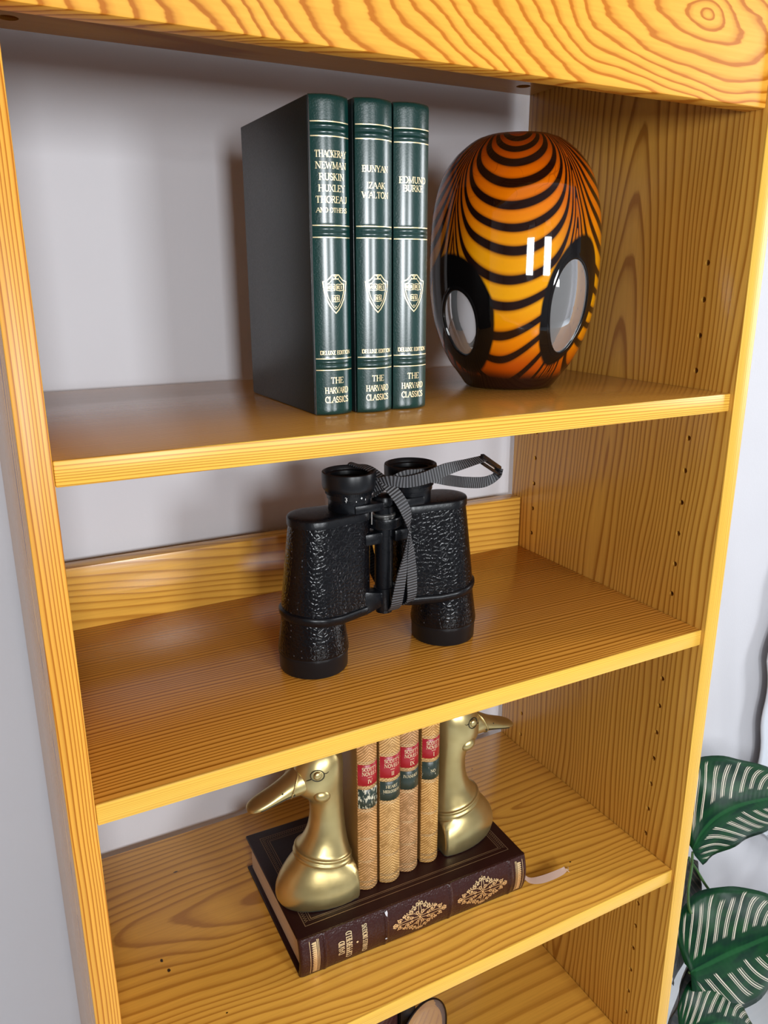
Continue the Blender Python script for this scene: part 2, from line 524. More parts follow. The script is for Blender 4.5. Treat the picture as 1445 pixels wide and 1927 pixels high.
# glyph: width, [(weight, points)], [serif points]
GL = {
    'A': (.86, [(TN, [(.04, 0), (.40, 1)]), (TK, [(.43, 1), (.80, 0)]), (TN, [(.18, .36), (.66, .36)])], [(.04, 0), (.80, 0)]),
    'B': (.74, [(TK, [(.14, 0), (.14, 1)]), (TN, [(.14, 1), (.40, 1)]), (TK, arc(.40, .76, .22, .24, 90, -90)), (TN, [(.14, .52), (.42, .52)]), (TK, arc(.42, .26, .26, .26, 90, -90)), (TN, [(.14, 0), (.42, 0)])], [(.14, 0), (.14, 1)]),
    'C': (.80, [(TK, arc(.45, .5, .38, .5, 50, 310, 14)), (TN, [(.69, .88), (.69, .64)])], []),
    'D': (.84, [(TK, [(.14, 0), (.14, 1)]), (TN, [(.14, 1), (.36, 1)]), (TK, arc(.36, .5, .40, .5, 90, -90, 12)), (TN, [(.14, 0), (.36, 0)])], [(.14, 0), (.14, 1)]),
    'E': (.70, [(TK, [(.14, 0), (.14, 1)]), (TN, [(.14, 1), (.62, 1), (.62, .80)]), (TN, [(.14, .52), (.46, .52)]), (TN, [(.46, .62), (.46, .42)]), (TN, [(.14, 0), (.64, 0), (.64, .22)])], [(.14, 0), (.14, 1)]),
    'F': (.66, [(TK, [(.14, 0), (.14, 1)]), (TN, [(.14, 1), (.60, 1), (.60, .80)]), (TN, [(.14, .52), (.46, .52)]), (TN, [(.46, .62), (.46, .42)])], [(.14, 0), (.14, 1)]),
    'G': (.86, [(TK, arc(.45, .5, .38, .5, 50, 330, 14)), (TK, [(.74, .05), (.74, .44)])], [(.74, .44)]),
    'H': (.92, [(TK, [(.16, 0), (.16, 1)]), (TK, [(.74, 0), (.74, 1)]), (TN, [(.16, .52), (.74, .52)])], [(.16, 0), (.16, 1), (.74, 0), (.74, 1)]),
    'I': (.40, [(TK, [(.19, 0), (.19, 1)])], [(.19, 0), (.19, 1)]),
    'K': (.86, [(TK, [(.14, 0), (.14, 1)]), (TN, [(.16, .42), (.66, 1)]), (TK, [(.30, .58), (.72, 0)])], [(.14, 0), (.14, 1), (.66, 1), (.72, 0)]),
    'L': (.68, [(TK, [(.14, 0), (.14, 1)]), (TN, [(.14, 0), (.62, 0), (.62, .24)])], [(.14, 0), (.14, 1)]),
    'M': (1.08, [(TN, [(.14, 0), (.14, 1)]), (TK, [(.16, 1), (.52, .06)]), (TN, [(.52, .06), (.88, 1)]), (TK, [(.90, 0), (.90, 1)])], [(.14, 0), (.14, 1), (.90, 0), (.90, 1)]),
    'N': (.92, [(TN, [(.14, 0), (.14, 1)]), (TK, [(.16, 1), (.74, 0)]), (TN, [(.76, 0), (.76, 1)])], [(.14, 0), (.14, 1), (.76, 1)]),
    'O': (.88, [(TK, arc(.43, .5, .36, .5, 0, 360, 22))], []),
    'P': (.72, [(TK, [(.14, 0), (.14, 1)]), (TN, [(.14, 1), (.38, 1)]), (TK, arc(.38, .74, .26, .26, 90, -90)), (TN, [(.14, .48), (.38, .48)])], [(.14, 0), (.14, 1)]),
    'R': (.84, [(TK, [(.14, 0), (.14, 1)]), (TN, [(.14, 1), (.38, 1)]), (TK, arc(.38, .76, .24, .24, 90, -90)), (TN, [(.14, .52), (.38, .52)]), (TK, [(.38, .52), (.74, 0)])], [(.14, 0), (.14, 1), (.74, 0)]),
    'S': (.66, [(TK, arc(.33, .74, .22, .26, 30, 250, 10) + arc(.33, .26, .24, .26, 80, -150, 10)), (TN, [(.54, .95), (.54, .74)]), (TN, [(.10, .05), (.10, .28)])], []),
    'T': (.80, [(TK, [(.38, 0), (.38, 1)]), (TN, [(.06, .78), (.06, 1), (.70, 1), (.70, .78)])], [(.38, 0)]),
    'U': (.88, [(TK, [(.16, 1), (.16, .34)] + arc(.44, .32, .28, .32, 180, 360, 8) + [(.72, 1)])], [(.16, 1), (.72, 1)]),
    'V': (.86, [(TK, [(.06, 1), (.42, 0)]), (TN, [(.42, 0), (.76, 1)])], [(.06, 1), (.76, 1)]),
    'W': (1.14, [(TK, [(.06, 1), (.33, 0)]), (TN, [(.33, 0), (.55, .9)]), (TK, [(.55, .9), (.78, 0)]), (TN, [(.78, 0), (1.04, 1)])], [(.06, 1), (1.04, 1)]),
    'X': (.84, [(TK, [(.08, 1), (.72, 0)]), (TN, [(.08, 0), (.72, 1)])], [(.08, 0), (.08, 1), (.72, 0), (.72, 1)]),
    'Y': (.84, [(TK, [(.06, 1), (.40, .46)]), (TN, [(.40, .46), (.74, 1)]), (TK, [(.40, .46), (.40, 0)])], [(.06, 1), (.74, 1), (.40, 0)]),
    'Z': (.74, [(TN, [(.08, .78), (.08, 1), (.62, 1)]), (TK, [(.62, 1), (.08, 0)]), (TN, [(.08, 0), (.64, 0), (.64, .22)])], []),
    "'": (.24, [(TK, [(.10, 1), (.10, .74)])], []),
    '3': (.66, [(TK, arc(.30, .76, .24, .24, 150, -90, 9) + arc(.30, .26, .27, .26, 90, -150, 9))], []),
    '+': (.70, [(TK, [(.05, .5), (.62, .5)]), (TK, [(.335, .2), (.335, .8)])], []),
    ' ': (.45, [], []),
}


class Foil:
    """flat print: ribbons in the (s, t) plane of a surface, sent to 3-D by a mapping"""
    def __init__(self, fn):
        self.v, self.f, self.fn = [], [], fn

    def line(self, pts, w, sub=0.0):
        P = [Vector(p) for p in pts]
        if sub:
            Q = []
            for a, b in zip(P, P[1:]):
                k = max(1, int((b - a).length / sub))
                Q += [a.lerp(b, i / k) for i in range(k)]
            P = Q + [P[-1]]
        closed = (P[0] - P[-1]).length < 1e-6 and len(P) > 3
        base = len(self.v)
        n = len(P)
        for i, p in enumerate(P):
            a = P[i - 1] if i > 0 else (P[-2] if closed else P[0])
            b = P[i + 1] if i < n - 1 else (P[1] if closed else P[-1])
            d1, d2 = (p - a), (b - p)
            if d1.length < 1e-9:
                d1 = d2
            if d2.length < 1e-9:
                d2 = d1
            d = (d1.normalized() + d2.normalized())
            if d.length < 1e-6:
                d = d1
            d.normalize()
            k = min(1.6, 1.0 / max(0.3, abs(d.dot(d1.normalized()))))
            nrm = Vector((-d.y, d.x)) * (w / 2 * k)
            self.v += [self.fn(*(p + nrm)), self.fn(*(p - nrm))]
        for i in range(n - 1):
            j = base + 2 * i
            self.f.append((j, j + 1, j + 3, j + 2))

    def dot(self, c, r, n=10):
        base = len(self.v)
        for k in range(n):
            self.v.append(self.fn(c[0] + r * math.cos(2 * PI * k / n), c[1] + r * math.sin(2 * PI * k / n)))
        self.f.append(tuple(range(base, base + n)))

    def poly(self, pts):
        base = len(self.v)
        self.v += [self.fn(*p) for p in pts]
        self.f.append(tuple(range(base, base + len(pts))))

    def text(self, txt, s, t, h, wmax=None, rot=0, squeeze=1.0, weight=1.0):
        """centred at (s, t); h = letter height; rot = 90 reads upwards"""
        adv = sum(GL[c][0] for c in txt) * h * squeeze
        if wmax and adv > wmax:
            squeeze *= wmax / adv
            adv = wmax
        x = -adv / 2
        ca, sa = math.cos(math.radians(rot)), math.sin(math.radians(rot))

        def tf(px, py):
            px = x + px * h * squeeze
            py = (py - 0.5) * h
            return (s + px * ca - py * sa, t + px * sa + py * ca)
        for c in txt:
            wd, strokes, serifs = GL[c]
            for wt, pts in strokes:
                self.line([tf(*p) for p in pts], wt * h * min(1.0, squeeze + 0.15) * weight)
            for px, py in serifs:
                self.line([tf(px - .16, py), tf(px + .16, py)], 0.075 * h * weight)
            x += wd * h * squeeze

    def me(self, name, mat):
        return mesh(name, self.v, self.f, mat)


# ------------------------------------------------------------------ foil, leather and paper
M_GOLD = plain('gold_foil', (0.86, 0.62, 0.33), 0.38, 0.75, 0.5, 0.15, 500)
M_GOLD_BRIGHT = plain('bright_gold_foil', (0.90, 0.72, 0.42), 0.36, 0.6, 0.5, 0.1, 500)


def leather(name, color, rough=0.3, bump=0.35, scale=420.0, dist=0.0006, spec=0.4):
    m = NT(name)
    co = m.coord()
    v = m.n('ShaderNodeTexVoronoi')
    m.put(v.inputs['Vector'], co)
    v.inputs['Scale'].default_value = scale
    nz = m.noise(co, scale * 0.6, 4, 0.6)
    n2 = m.noise(co, 30.0, 2)
    h = m.math('ADD', m.math('MULTIPLY', v.outputs['Distance'], 0.8), nz)
    m.set(m.mix(n2, [c * 0.82 for c in color], [c * 1.15 for c in color]), m.math('MULTIPLY_ADD', nz, 0.2, rough - 0.1), 0, spec)
    m.bump(h, bump, dist)
    return m.m


M_GREEN = leather('green_leather', (0.003, 0.030, 0.025), 0.34, 0.38, 750.0, 0.0004)
NTP = M_GREEN.node_tree.nodes['Principled BSDF']
NTP.inputs['Specular IOR Level'].default_value = 0.15
NTP.inputs['Coat Weight'].default_value = 0.9
NTP.inputs['Coat Roughness'].default_value = 0.22
M_GREEN_BOARD = leather('shaded_green_board', (0.010, 0.016, 0.016), 0.36, 0.15, 1300.0, 0.0003)  # duller copy of the spine green; grazing light on the covers is painted in
pg = NT('page_edges')
pgc = pg.sep(pg.coord())
pgn = pg.noise(pg.comb(pg.math('MULTIPLY', pgc[0], 1.0), pg.math('MULTIPLY', pgc[1], 0.05), pgc[2]), 900, 2)
pg.set(pg.mix(pgn, (0.50, 0.38, 0.27), (0.74, 0.62, 0.48)), 0.6, 0, 0.3)
M_PAGE = pg.m


# ------------------------------------------------------------------ the three green books
BH, BD, BT = 0.2200, 0.1450, 0.0300


def spine_y(x, half, bulge):
    u = max(-1.0, min(1.0, x / half))
    return -bulge * (1 - u * u) if abs(u) < 1 else 0.0


def make_spine(name, half, bulge, thick, H, mat, ribs, capr=0.0035, n=18):
    """curved spine with raised bands at the given heights"""
    zs = sorted(set([0.0, 0.0008, 0.002, 0.004] + [i * H / 40 for i in range(1, 40)] + [H - 0.004, H - 0.002, H - 0.0008, H]
                    + [zc + d for zc in ribs for d in (-0.0022, -0.0016, -0.0009, -0.0003, 0.0003, 0.0009, 0.0016, 0.0022)]))
    rings = []
    for z in zs:
        e = min(z, H - z)
        ins = 0.0 if e > capr else (capr - math.sqrt(max(0, capr ** 2 - (capr - e) ** 2))) * 0.55
        rb = 0.0
        for zc in ribs:
            d = abs(z - zc)
            if d < 0.0020:
                rb = max(rb, 0.0009 * (1 - (d / 0.0020) ** 2))
        ring = []
        for k in range(n + 1):
            x = half * math.sin(-PI / 2 + PI * k / n)
            ring.append(Vector((x * (1 - ins * 8), spine_y(x, half, bulge) + ins - rb * math.sqrt(max(0, 1 - (x / half) ** 2) + 0.1), z)))
        for k in range(n, -1, -1):
            x = half * math.sin(-PI / 2 + PI * k / n)
            ring.append(Vector((x * 0.98, spine_y(x, half, bulge) + thick, z)))
        rings.append(ring)
    v, f = loft(rings)
    me = mesh(name, v, f, mat, True)
    me.set_sharp_from_angle(angle=math.radians(50))
    return me


def crest(F, s, t, w, h):
    """shield with three open books"""
    hw = w / 2

    def P(x, y):
        return (s + x * hw, t + y * h / 2)
    for k, wt in ((1.0, 0.00075), (0.80, 0.00040)):
        pts = []
        right = [(0.0, 1.0), (0.28, 1.0), (0.46, 0.86), (0.66, 0.72), (1.0, 0.64), (0.96, 0.40), (0.90, 0.10), (0.74, -0.28), (0.50, -0.60), (0.25, -0.84), (0.0, -1.0)]
        for x, y in right:
            pts.append(P(x * k, (y - 0.0) * (k if y < 0 else k * 0.98)))
        for x, y in reversed(right[:-1]):
            pts.append(P(-x * k, y * (k if y < 0 else k * 0.98)))
        F.line(pts, wt)
    for sx in (-1, 1):
        F.line([P(sx * (0.16 + 0.13 * math.cos(a)), 0.84 - 0.09 * math.sin(a)) for a in [i * 0.55 for i in range(10)]], 0.00032)
    F.line([P(0, 0.98), P(0, 0.72)], 0.0003)

    def book(cx, cy, bw, bh, L, R):
        for sg in (-1, 1):
            F.line([P(cx, cy + bh), P(cx + sg * bw * .5, cy + bh * 1.12), P(cx + sg * bw, cy + bh), P(cx + sg * bw, cy - bh), P(cx + sg * bw * .5, cy - bh * 1.05), P(cx, cy - bh * 1.2)], 0.00042)
        F.line([P(cx, cy + bh), P(cx, cy - bh)], 0.0003)
        F.text(L, *P(cx - bw * .5, cy), bh * h * 0.55, bw * hw * .8, weight=1.5)
        F.text(R, *P(cx + bw * .5, cy), bh * h * 0.55, bw * hw * .8, weight=1.5)
    book(-0.39, 0.34, 0.33, 0.15, 'VE', 'RI'[:2] if False else 'R')
    book(0.39, 0.34, 0.33, 0.15, 'R', 'I')
    book(0.0, -0.24, 0.33, 0.15, 'TA', 'S')
    F.dot(P(0, -0.66), 0.0005)


def green_book(x, y, tilt, lines, label, crest_dx):
    t = thing('hardback_book', label, 'book', (x, y, Z1 + 0.0004), 0.0, 'green volumes on the top shelf')
    t.rotation_euler = (0, math.radians(tilt), 0)
    half = BT / 2 - 0.0003
    ribs = [0.1945, 0.2005, 0.1280, 0.1345, 0.0345, 0.0405]
    zr = [(0.1960, 0.2000), (0.1298, 0.1330), (0.0362, 0.0396)]
    ribs = [z for ab in zr for z in ab]
    bul = 0.0050
    link('spine', make_spine('spine', half, bul, 0.003, BH, M_GREEN, ribs), t)
    for sx in (-1, 1):
        bm = bmesh.new()
        xo = sx * half
        xi = sx * (half - 0.0028)
        bm_box(bm, (min(xo, xi), 0.0042, 0.0), (max(xo, xi), BD, BH), 0.0008, 2)
        link('cover_board', from_bm('cover_board', bm, M_GREEN_BOARD, True, 35), t)
    link('page_block', box_me('page_block', (-half + 0.0029, 0.0036, 0.0035), (half - 0.0029, BD - 0.004, BH - 0.0035), M_PAGE), t)

    def S(s, z):
        return Vector((s, spine_y(s, half, bul) - 0.00025, z))
    F = Foil(S)
    for zc, d in ((0.1980, 0.0046), (0.1314, 0.0040), (0.0380, 0.0042)):
        for sg in (-1, 1):
            F = Foil(S)
            F.line([(-half * .985, zc + sg * d), (half * .985, zc + sg * d)], 0.0007, 0.0015)
            link('gilt_band', F.me('gilt_band', M_GOLD_BRIGHT), t)
    for txt, z, h in lines:
        F = Foil(S)
        F.text(txt, -0.0002, z, h, BT * 0.80, weight=0.85)
        link('gilt_lettering', F.me('gilt_lettering', M_GOLD_BRIGHT), t)
    F = Foil(S)
    F.text('DELUXE EDITION', 0.0006, 0.0466, 0.0027, BT * 0.82, weight=1.15)
    link('gilt_lettering', F.me('gilt_lettering', M_GOLD_BRIGHT), t)
    for txt, z in (('THE', 0.0262), ('HARVARD', 0.0187), ('CLASSICS', 0.0118)):
        F = Foil(S)
        F.text(txt, 0.0006, z, 0.0043, BT * 0.64, weight=0.85)
        link('gilt_lettering', F.me('gilt_lettering', M_GOLD_BRIGHT), t)
    F = Foil(lambda s, z: Vector((s, spine_y(s, half, bul) - 0.0003, z)))
    crest(F, 0.0004 + crest_dx, 0.0885, 0.0185, 0.0270)
    link('gilt_crest', F.me('gilt_crest', M_GOLD_BRIGHT), t)
    return t


green_book(0.2093, 0.0726, 0.0, [('THACKERAY', 0.1822, 0.0042), ('NEWMAN', 0.1748, 0.0042), ('RUSKIN', 0.1674, 0.0042), ('HUXLEY', 0.1600, 0.0042), ('THOREAU', 0.1526, 0.0042), ('AND OTHERS', 0.1456, 0.0030)],
           'dark green hardback lettered THACKERAY NEWMAN RUSKIN, with its dark cover side showing', 0.0)
green_book(0.2420, 0.0690, 0.0, [('BUNYAN', 0.1740, 0.0040), ('IZAAK', 0.1630, 0.0040), ('WALTON', 0.1566, 0.0040)],
           'dark green hardback lettered BUNYAN, the middle one of the three green books', 0.0)
green_book(0.2735, 0.0700, 0.0, [('EDMUND', 0.1682, 0.0042), ('BURKE', 0.1625, 0.0042)],
           'dark green hardback lettered EDMUND BURKE, standing beside the striped glass vase', 0.0)

# ------------------------------------------------------------------ the striped glass vase
VC = (0.432, 0.152)
VPROF = [(0.0, 0.0405), (0.0015, 0.0425), (0.0068, 0.0463), (0.0139, 0.0515), (0.0211, 0.0570), (0.0351, 0.0646), (0.0420, 0.0674), (0.0626, 0.0739),
         (0.0894, 0.0777), (0.1156, 0.0786), (0.1476, 0.0771), (0.1665, 0.0742), (0.1790, 0.0709), (0.1914, 0.0656), (0.2037, 0.0565),
         (0.2110, 0.0482), (0.2155, 0.0420), (0.2185, 0.0365), (0.2196, 0.0325)]
VP = catmull([Vector((a, b, 0)) for a, b in VPROF], 4)
vz, vr = [p.x for p in VP], [p.y for p in VP]


def vrad(z):
    return interp(z, vz, vr)


hd_az = math.atan2(0.152 + 0.475526, 0.432 + 0.04036)      # the way the vase is turned


def vpt(phi, z, off=0.0):
    """phi in degrees from the front of the vase, positive to the right"""
    a = hd_az + PI + math.radians(phi)
    r = vrad(z) + off
    return Vector((r * math.cos(a), r * math.sin(a), z))


# clear lenses: (phi, z, half width in degrees, half height, lean)
LENSES = [(-40.0, 0.0605, 15.5, 0.0290, 0.0), (42.5, 0.0750, 16.5, 0.0405, 0.0), (-138.0, 0.068, 15.5, 0.034, 0.0)]
BLACK = [(-41.0, 0.0680, 30.0, 0.0530, 0.06), (43.5, 0.0790, 23.5, 0.0560, -0.10), (138.0, 0.074, 25.0, 0.054, 0.0), (-138.0, 0.074, 25.0, 0.054, 0.0)]


def lens_d(phi, z):
    best = 9.0
    for p, zc, hw, hh, ln in LENSES:
        dp = (phi - p + 180) % 360 - 180
        best = min(best, math.hypot(dp / hw, (z - zc) / hh))
    return best


mv = NT('amber_and_black_glass')
co = mv.sep(mv.coord())
ang = mv.math('SUBTRACT', mv.math('ARCTAN2', co[1], co[0]), hd_az + PI)
ang = mv.math('MULTIPLY', ang, 180 / PI)
ang = mv.math('WRAP', ang, 180.0, -180.0)
wob = mv.noise(mv.coord(), 9.0, 2)
wob2 = mv.noise(mv.coord(), 26.0, 2)
# four festoons between the pull lines at -42, 43, 138 and -138 degrees
aa = mv.math('ADD', ang, mv.math('MULTIPLY', mv.math('SUBTRACT', wob, 0.5), 7.0))


def fest(center, half):
    d = mv.math('DIVIDE', mv.math('SUBTRACT', aa, center), half)
    return mv.math('ABSOLUTE', d)


u_front = fest(-1.0, 42.0)
u_right = fest(90.0, 48.0)
u_left = fest(-90.0, 48.0)
bk = mv.math('DIVIDE', mv.math('SUBTRACT', 180.0, mv.math('ABSOLUTE', aa)), 42.0)
u = mv.math('MINIMUM', mv.math('MINIMUM', u_front, u_right), mv.math('MINIMUM', u_left, bk))
u = mv.math('MINIMUM', u, 1.0)
A = mv.math('ADD', mv.math('MULTIPLY', mv.math('MULTIPLY', u, u), 0.040), mv.math('MULTIPLY', mv.math('POWER', u, 9.0), 0.055))
hz = mv.math('SUBTRACT', co[2], A)
hz = mv.math('ADD', hz, mv.math('MULTIPLY', mv.math('SUBTRACT', wob, 0.5), 0.010))
hz = mv.math('SUBTRACT', hz, mv.math('MULTIPLY', mv.math('MULTIPLY', mv.math('ADD', ang, 12.0), mv.math('SUBTRACT', 1.0, mv.smooth(co[2], 0.03, 0.115))), 0.00042))
# line index: the stripes lie at these heights on the middle of a festoon
lines = [-0.12, 0.003, 0.027, 0.047, 0.073, 0.096, 0.120, 0.138, 0.156, 0.174, 0.192, 0.2035, 0.2125, 0.2225]
lo, hi = lines[0], lines[-1]
nl = len(lines)
idx = mv.ramp(mv.math('DIVIDE', mv.math('SUBTRACT', hz, lo), hi - lo),
              [((p - lo) / (hi - lo), (max(0, i + 4)) / 20.0 if i else 0.0) for i, p in enumerate(lines)])
ph = mv.math('MULTIPLY', idx, 20.0)
fr = mv.math('FRACT', mv.math('ADD', ph, 0.5))
ds = mv.math('ABSOLUTE', mv.math('SUBTRACT', fr, 0.5))
wid = mv.ramp(co[2], [(0.0, 0.15), (0.10, 0.165), (0.17, 0.20), (0.21, 0.26)])
stripe = mv.math('SUBTRACT', 1.0, mv.smooth(mv.math('SUBTRACT', ds, wid), -0.035, 0.045))
halo = mv.math('SUBTRACT', 1.0, mv.smooth(mv.math('SUBTRACT', ds, wid), -0.02, 0.16))
# amber ground: yellow at the belly, red orange to the top, the foot and the pull lines
zz = mv.math('ADD', co[2], mv.math('MULTIPLY', mv.math('SUBTRACT', wob, 0.5), 0.03))
ground = mv.ramp(zz, [(0.0, (0.16, 0.016, 0.001)), (0.026, (0.55, 0.080, 0.001)), (0.046, (0.90, 0.26, 0.001)), (0.075, (0.95, 0.42, 0.002)), (0.118, (0.95, 0.38, 0.002)),
                      (0.150, (0.90, 0.23, 0.002)), (0.185, (0.72, 0.13, 0.001)), (0.206, (0.44, 0.055, 0.001)), (0.217, (0.24, 0.022, 0.001))])
ground = mv.mix(mv.math('MULTIPLY', mv.smooth(u, 0.55, 1.0), 0.70), ground, (0.34, 0.055, 0.003))
ground = mv.mix(mv.math('MULTIPLY', halo, 0.65), ground, (0.30, 0.050, 0.001))
wisp = mv.smooth(mv.math('ABSOLUTE', mv.math('SUBTRACT', mv.noise(mv.coord(), 22.0, 1, 0.5, 1.5), 0.53)), 0.0, 0.012)
ground = mv.mix(mv.math('MULTIPLY', mv.math('SUBTRACT', 1.0, wisp), mv.math('MULTIPLY', mv.smooth(co[2], 0.15, 0.19), 0.5)), ground, (0.24, 0.03, 0.001))
colr = mv.mix(stripe, ground, (0.016, 0.004, 0.002))
for p, zc, hw, hh, ln in BLACK:
    dp = mv.math('WRAP', mv.math('SUBTRACT', ang, p), 180.0, -180.0)
    dzz = mv.math('SUBTRACT', co[2], zc)
    dp = mv.math('ADD', dp, mv.math('MULTIPLY', dzz, ln * 1000.0))
    e = mv.math('SQRT', mv.math('ADD', mv.math('POWER', mv.math('ABSOLUTE', mv.math('DIVIDE', dp, hw)), 2.0), mv.math('POWER', mv.math('ABSOLUTE', mv.math('DIVIDE', dzz, hh)), 2.0)))
    e = mv.math('ADD', e, mv.math('MULTIPLY', mv.math('SUBTRACT', wob2, 0.5), 0.10))
    colr = mv.mix(mv.math('SUBTRACT', 1.0, mv.smooth(e, 0.96, 1.03)), colr, (0.004, 0.003, 0.003))
foot = mv.math('SUBTRACT', 1.0, mv.smooth(mv.math('ADD', co[2], mv.math('MULTIPLY', wob, 0.010)), 0.015, 0.026))
colr = mv.mix(foot, colr, (0.020, 0.005, 0.003))
mv.set(colr, 0.045, 0, 0.55, **{'Coat Weight': 0.35, 'Coat Roughness': 0.02})
# daylight soaks through the coloured layer a little
tr = mv.n('ShaderNodeBsdfTranslucent')
mv.put(tr.inputs[0], colr)
sh = mv.n('ShaderNodeMixShader')
sh.inputs[0].default_value = 0.22
mv.t.links.new(mv.p.outputs[0], sh.inputs[1])
mv.t.links.new(tr.outputs[0], sh.inputs[2])
mv.t.links.new(sh.outputs[0], mv.out.inputs['Surface'])
M_VASE = mv.m
M_LINER = plain('milk_white_glass', (0.86, 0.84, 0.80), 0.25)
M_BLACKGLASS = plain('black_glass', (0.005, 0.004, 0.004), 0.06)


def clear_glass(name, tint=(1, 1, 1)):
    m = NT(name)
    fr_ = m.n('ShaderNodeFresnel')
    fr_.inputs[0].default_value = 1.5
    tp = m.n('ShaderNodeBsdfTransparent')
    tp.inputs[0].default_value = (*tint, 1)
    gl = m.n('ShaderNodeBsdfGlossy')
    gl.inputs['Roughness'].default_value = 0.03
    s = m.n('ShaderNodeMixShader')
    m.t.links.new(fr_.outputs[0], s.inputs[0])
    m.t.links.new(tp.outputs[0], s.inputs[1])
    m.t.links.new(gl.outputs[0], s.inputs[2])
    m.t.links.new(s.outputs[0], m.out.inputs['Surface'])
    return m.m


M_CLEAR = clear_glass('clear_glass', (0.96, 0.96, 0.97))
# white haze mixed into the glass, standing in for a brighter lit interior
_t = M_CLEAR.node_tree
_d = _t.nodes.new('ShaderNodeBsdfDiffuse')
_d.inputs[0].default_value = (0.85, 0.87, 0.90, 1)
_s = _t.nodes.new('ShaderNodeMixShader')
_s.inputs[0].default_value = 0.15
_o = _t.nodes['Material Output'].inputs['Surface']
_t.links.new(_o.links[0].from_socket, _s.inputs[1])
_t.links.new(_d.outputs[0], _s.inputs[2])
_t.links.new(_s.outputs[0], _o)


def vase_shell(name, off, mat, nphi=216, nz=150):
    zmax = vz[-1]
    V, idx_ = [], {}
    F = []
    zs = [zmax * i / nz for i in range(nz + 1)]

    def snap(phi, z):
        for p, zc, hw, hh, ln in LENSES:
            dp = (phi - p + 180) % 360 - 180
            d = math.hypot(dp / hw, (z - zc) / hh)
            if 0.90 < d < 1.10:
                return p + dp / d, zc + (z - zc) / d
        return phi, z
    grid = []
    for z in zs:
        row = []
        for k in range(nphi):
            phi = -180 + 360.0 * k / nphi
            p2, z2 = snap(phi, z)
            row.append((phi, z, len(V)))
            V.append(vpt(p2, max(z2, 0.004 if off < 0 else 0.0), off))
        grid.append(row)
    for i in range(nz):
        for k in range(nphi):
            q = [grid[i][k], grid[i][(k + 1) % nphi], grid[i + 1][(k + 1) % nphi], grid[i + 1][k]]
            ds_ = [lens_d(a[0], a[1]) for a in q]
            if max(ds_) < 1.10 and min(ds_) < 0.93:
                continue
            F.append(tuple(a[2] for a in q))
    F.append(tuple(reversed([grid[0][k][2] for k in range(nphi)])))
    me = mesh(name, V, F, mat, True)
    me.set_sharp_from_angle(angle=math.radians(55))
    return me


vase = thing('glass_vase', 'barrel-shaped art glass vase in amber and black feathered stripes with clear oval lenses', 'vase', (VC[0], VC[1], Z1 + 0.0003))
link('glass_body', vase_shell('glass_body', 0.0, M_VASE), vase)
link('inner_lining', vase_shell('inner_lining', -0.0042, M_LINER), vase)
# mouth ring joining the two skins
rg = [circle(0, 0, z, r, 64) for r, z in ((0.0325, 0.2194), (0.0310, 0.2203), (0.0292, 0.2200), (0.0280, 0.2188), (0.0282, 0.2170))]
v, f = loft(rg, False, False)
link('rim', mesh('rim', v, f, M_VASE, True), vase)
for p, zc, hw, hh, ln in LENSES:
    n = 48
    rings, rr = [], []
    for q, off in ((1.0, 0.0002), (1.0, -0.0043)):
        rings.append([vpt(p + hw * q * math.cos(2 * PI * k / n), zc + hh * q * math.sin(2 * PI * k / n), off) for k in range(n)])
    inner = []
    # black glass lip of the lens
    lip = [[vpt(p + hw * s_ * math.cos(2 * PI * k / n), zc + hh * s_ * math.sin(2 * PI * k / n), off) for k in range(n)]
           for s_, off in ((1.12, 0.0001), (1.07, 0.0003), (1.02, 0.0004), (0.99, 0.0001), (0.98, -0.0008), (0.98, -0.0052), (1.08, -0.0052))]
    v, f = loft(lip, False, False)
    link('lens_rim', mesh('lens_rim', v, f, M_BLACKGLASS, True), vase)
    V, F = [], []
    m_ = 8
    for i in range(m_ + 1):
        q = i / m_
        for k in range(n):
            V.append(vpt(p + hw * q * math.cos(2 * PI * k / n), zc + hh * q * math.sin(2 * PI * k / n), -0.0012 + 0.0022 * (1 - q * q)))
    for i in range(m_):
        for k in range(n):
            a, b = i * n + k, i * n + (k + 1) % n
            F.append((a, b, b + n, a + n))
    link('clear_lens', mesh('clear_lens', V, F, M_CLEAR, True), vase)

# ------------------------------------------------------------------ the binoculars
bl = NT('pebbled_black_leatherette')
bc = bl.coord()
bv = bl.n('ShaderNodeTexVoronoi')
bl.put(bv.inputs['Vector'], bc)
bv.inputs['Scale'].default_value = 260.0
bv.feature = 'DISTANCE_TO_EDGE'
bn = bl.noise(bc, 300.0, 4, 0.6, 0.6)
bd = bl.n('ShaderNodeTexVoronoi')
bl.put(bd.inputs['Vector'], bc)
bd.inputs['Scale'].default_value = 190.0
bd.inputs['Randomness'].default_value = 0.25
dots = bl.math('SUBTRACT', 1.0, bl.smooth(bd.outputs['Distance'], 0.06, 0.16))
hgt = bl.math('ADD', bl.math('MULTIPLY', bl.smooth(bv.outputs['Distance'], 0.0, 0.25), 0.6), bl.math('MULTIPLY', bn, 0.9))
hgt = bl.math('ADD', hgt, bl.math('MULTIPLY', dots, 0.7))
bl.set(bl.mix(bl.math('MULTIPLY', dots, 0.75), (0.003, 0.003, 0.004), (0.10, 0.10, 0.11)), 0.17, 0, 0.30)
bl.bump(hgt, 0.42, 0.0007)
M_LEATHERETTE = bl.m
M_BLACKMETAL = leather('black_enamel', (0.004, 0.0045, 0.006), 0.30, 0.10, 500, 0.0004)
M_RUBBER = plain('black_rubber', (0.006, 0.0065, 0.008), 0.34)
for m_ in (M_BLACKMETAL, M_RUBBER):
    m_.node_tree.nodes['Principled BSDF'].inputs['Specular IOR Level'].default_value = 0.28
M_OPTIC = plain('coated_optic', (0.004, 0.004, 0.008), 0.05)
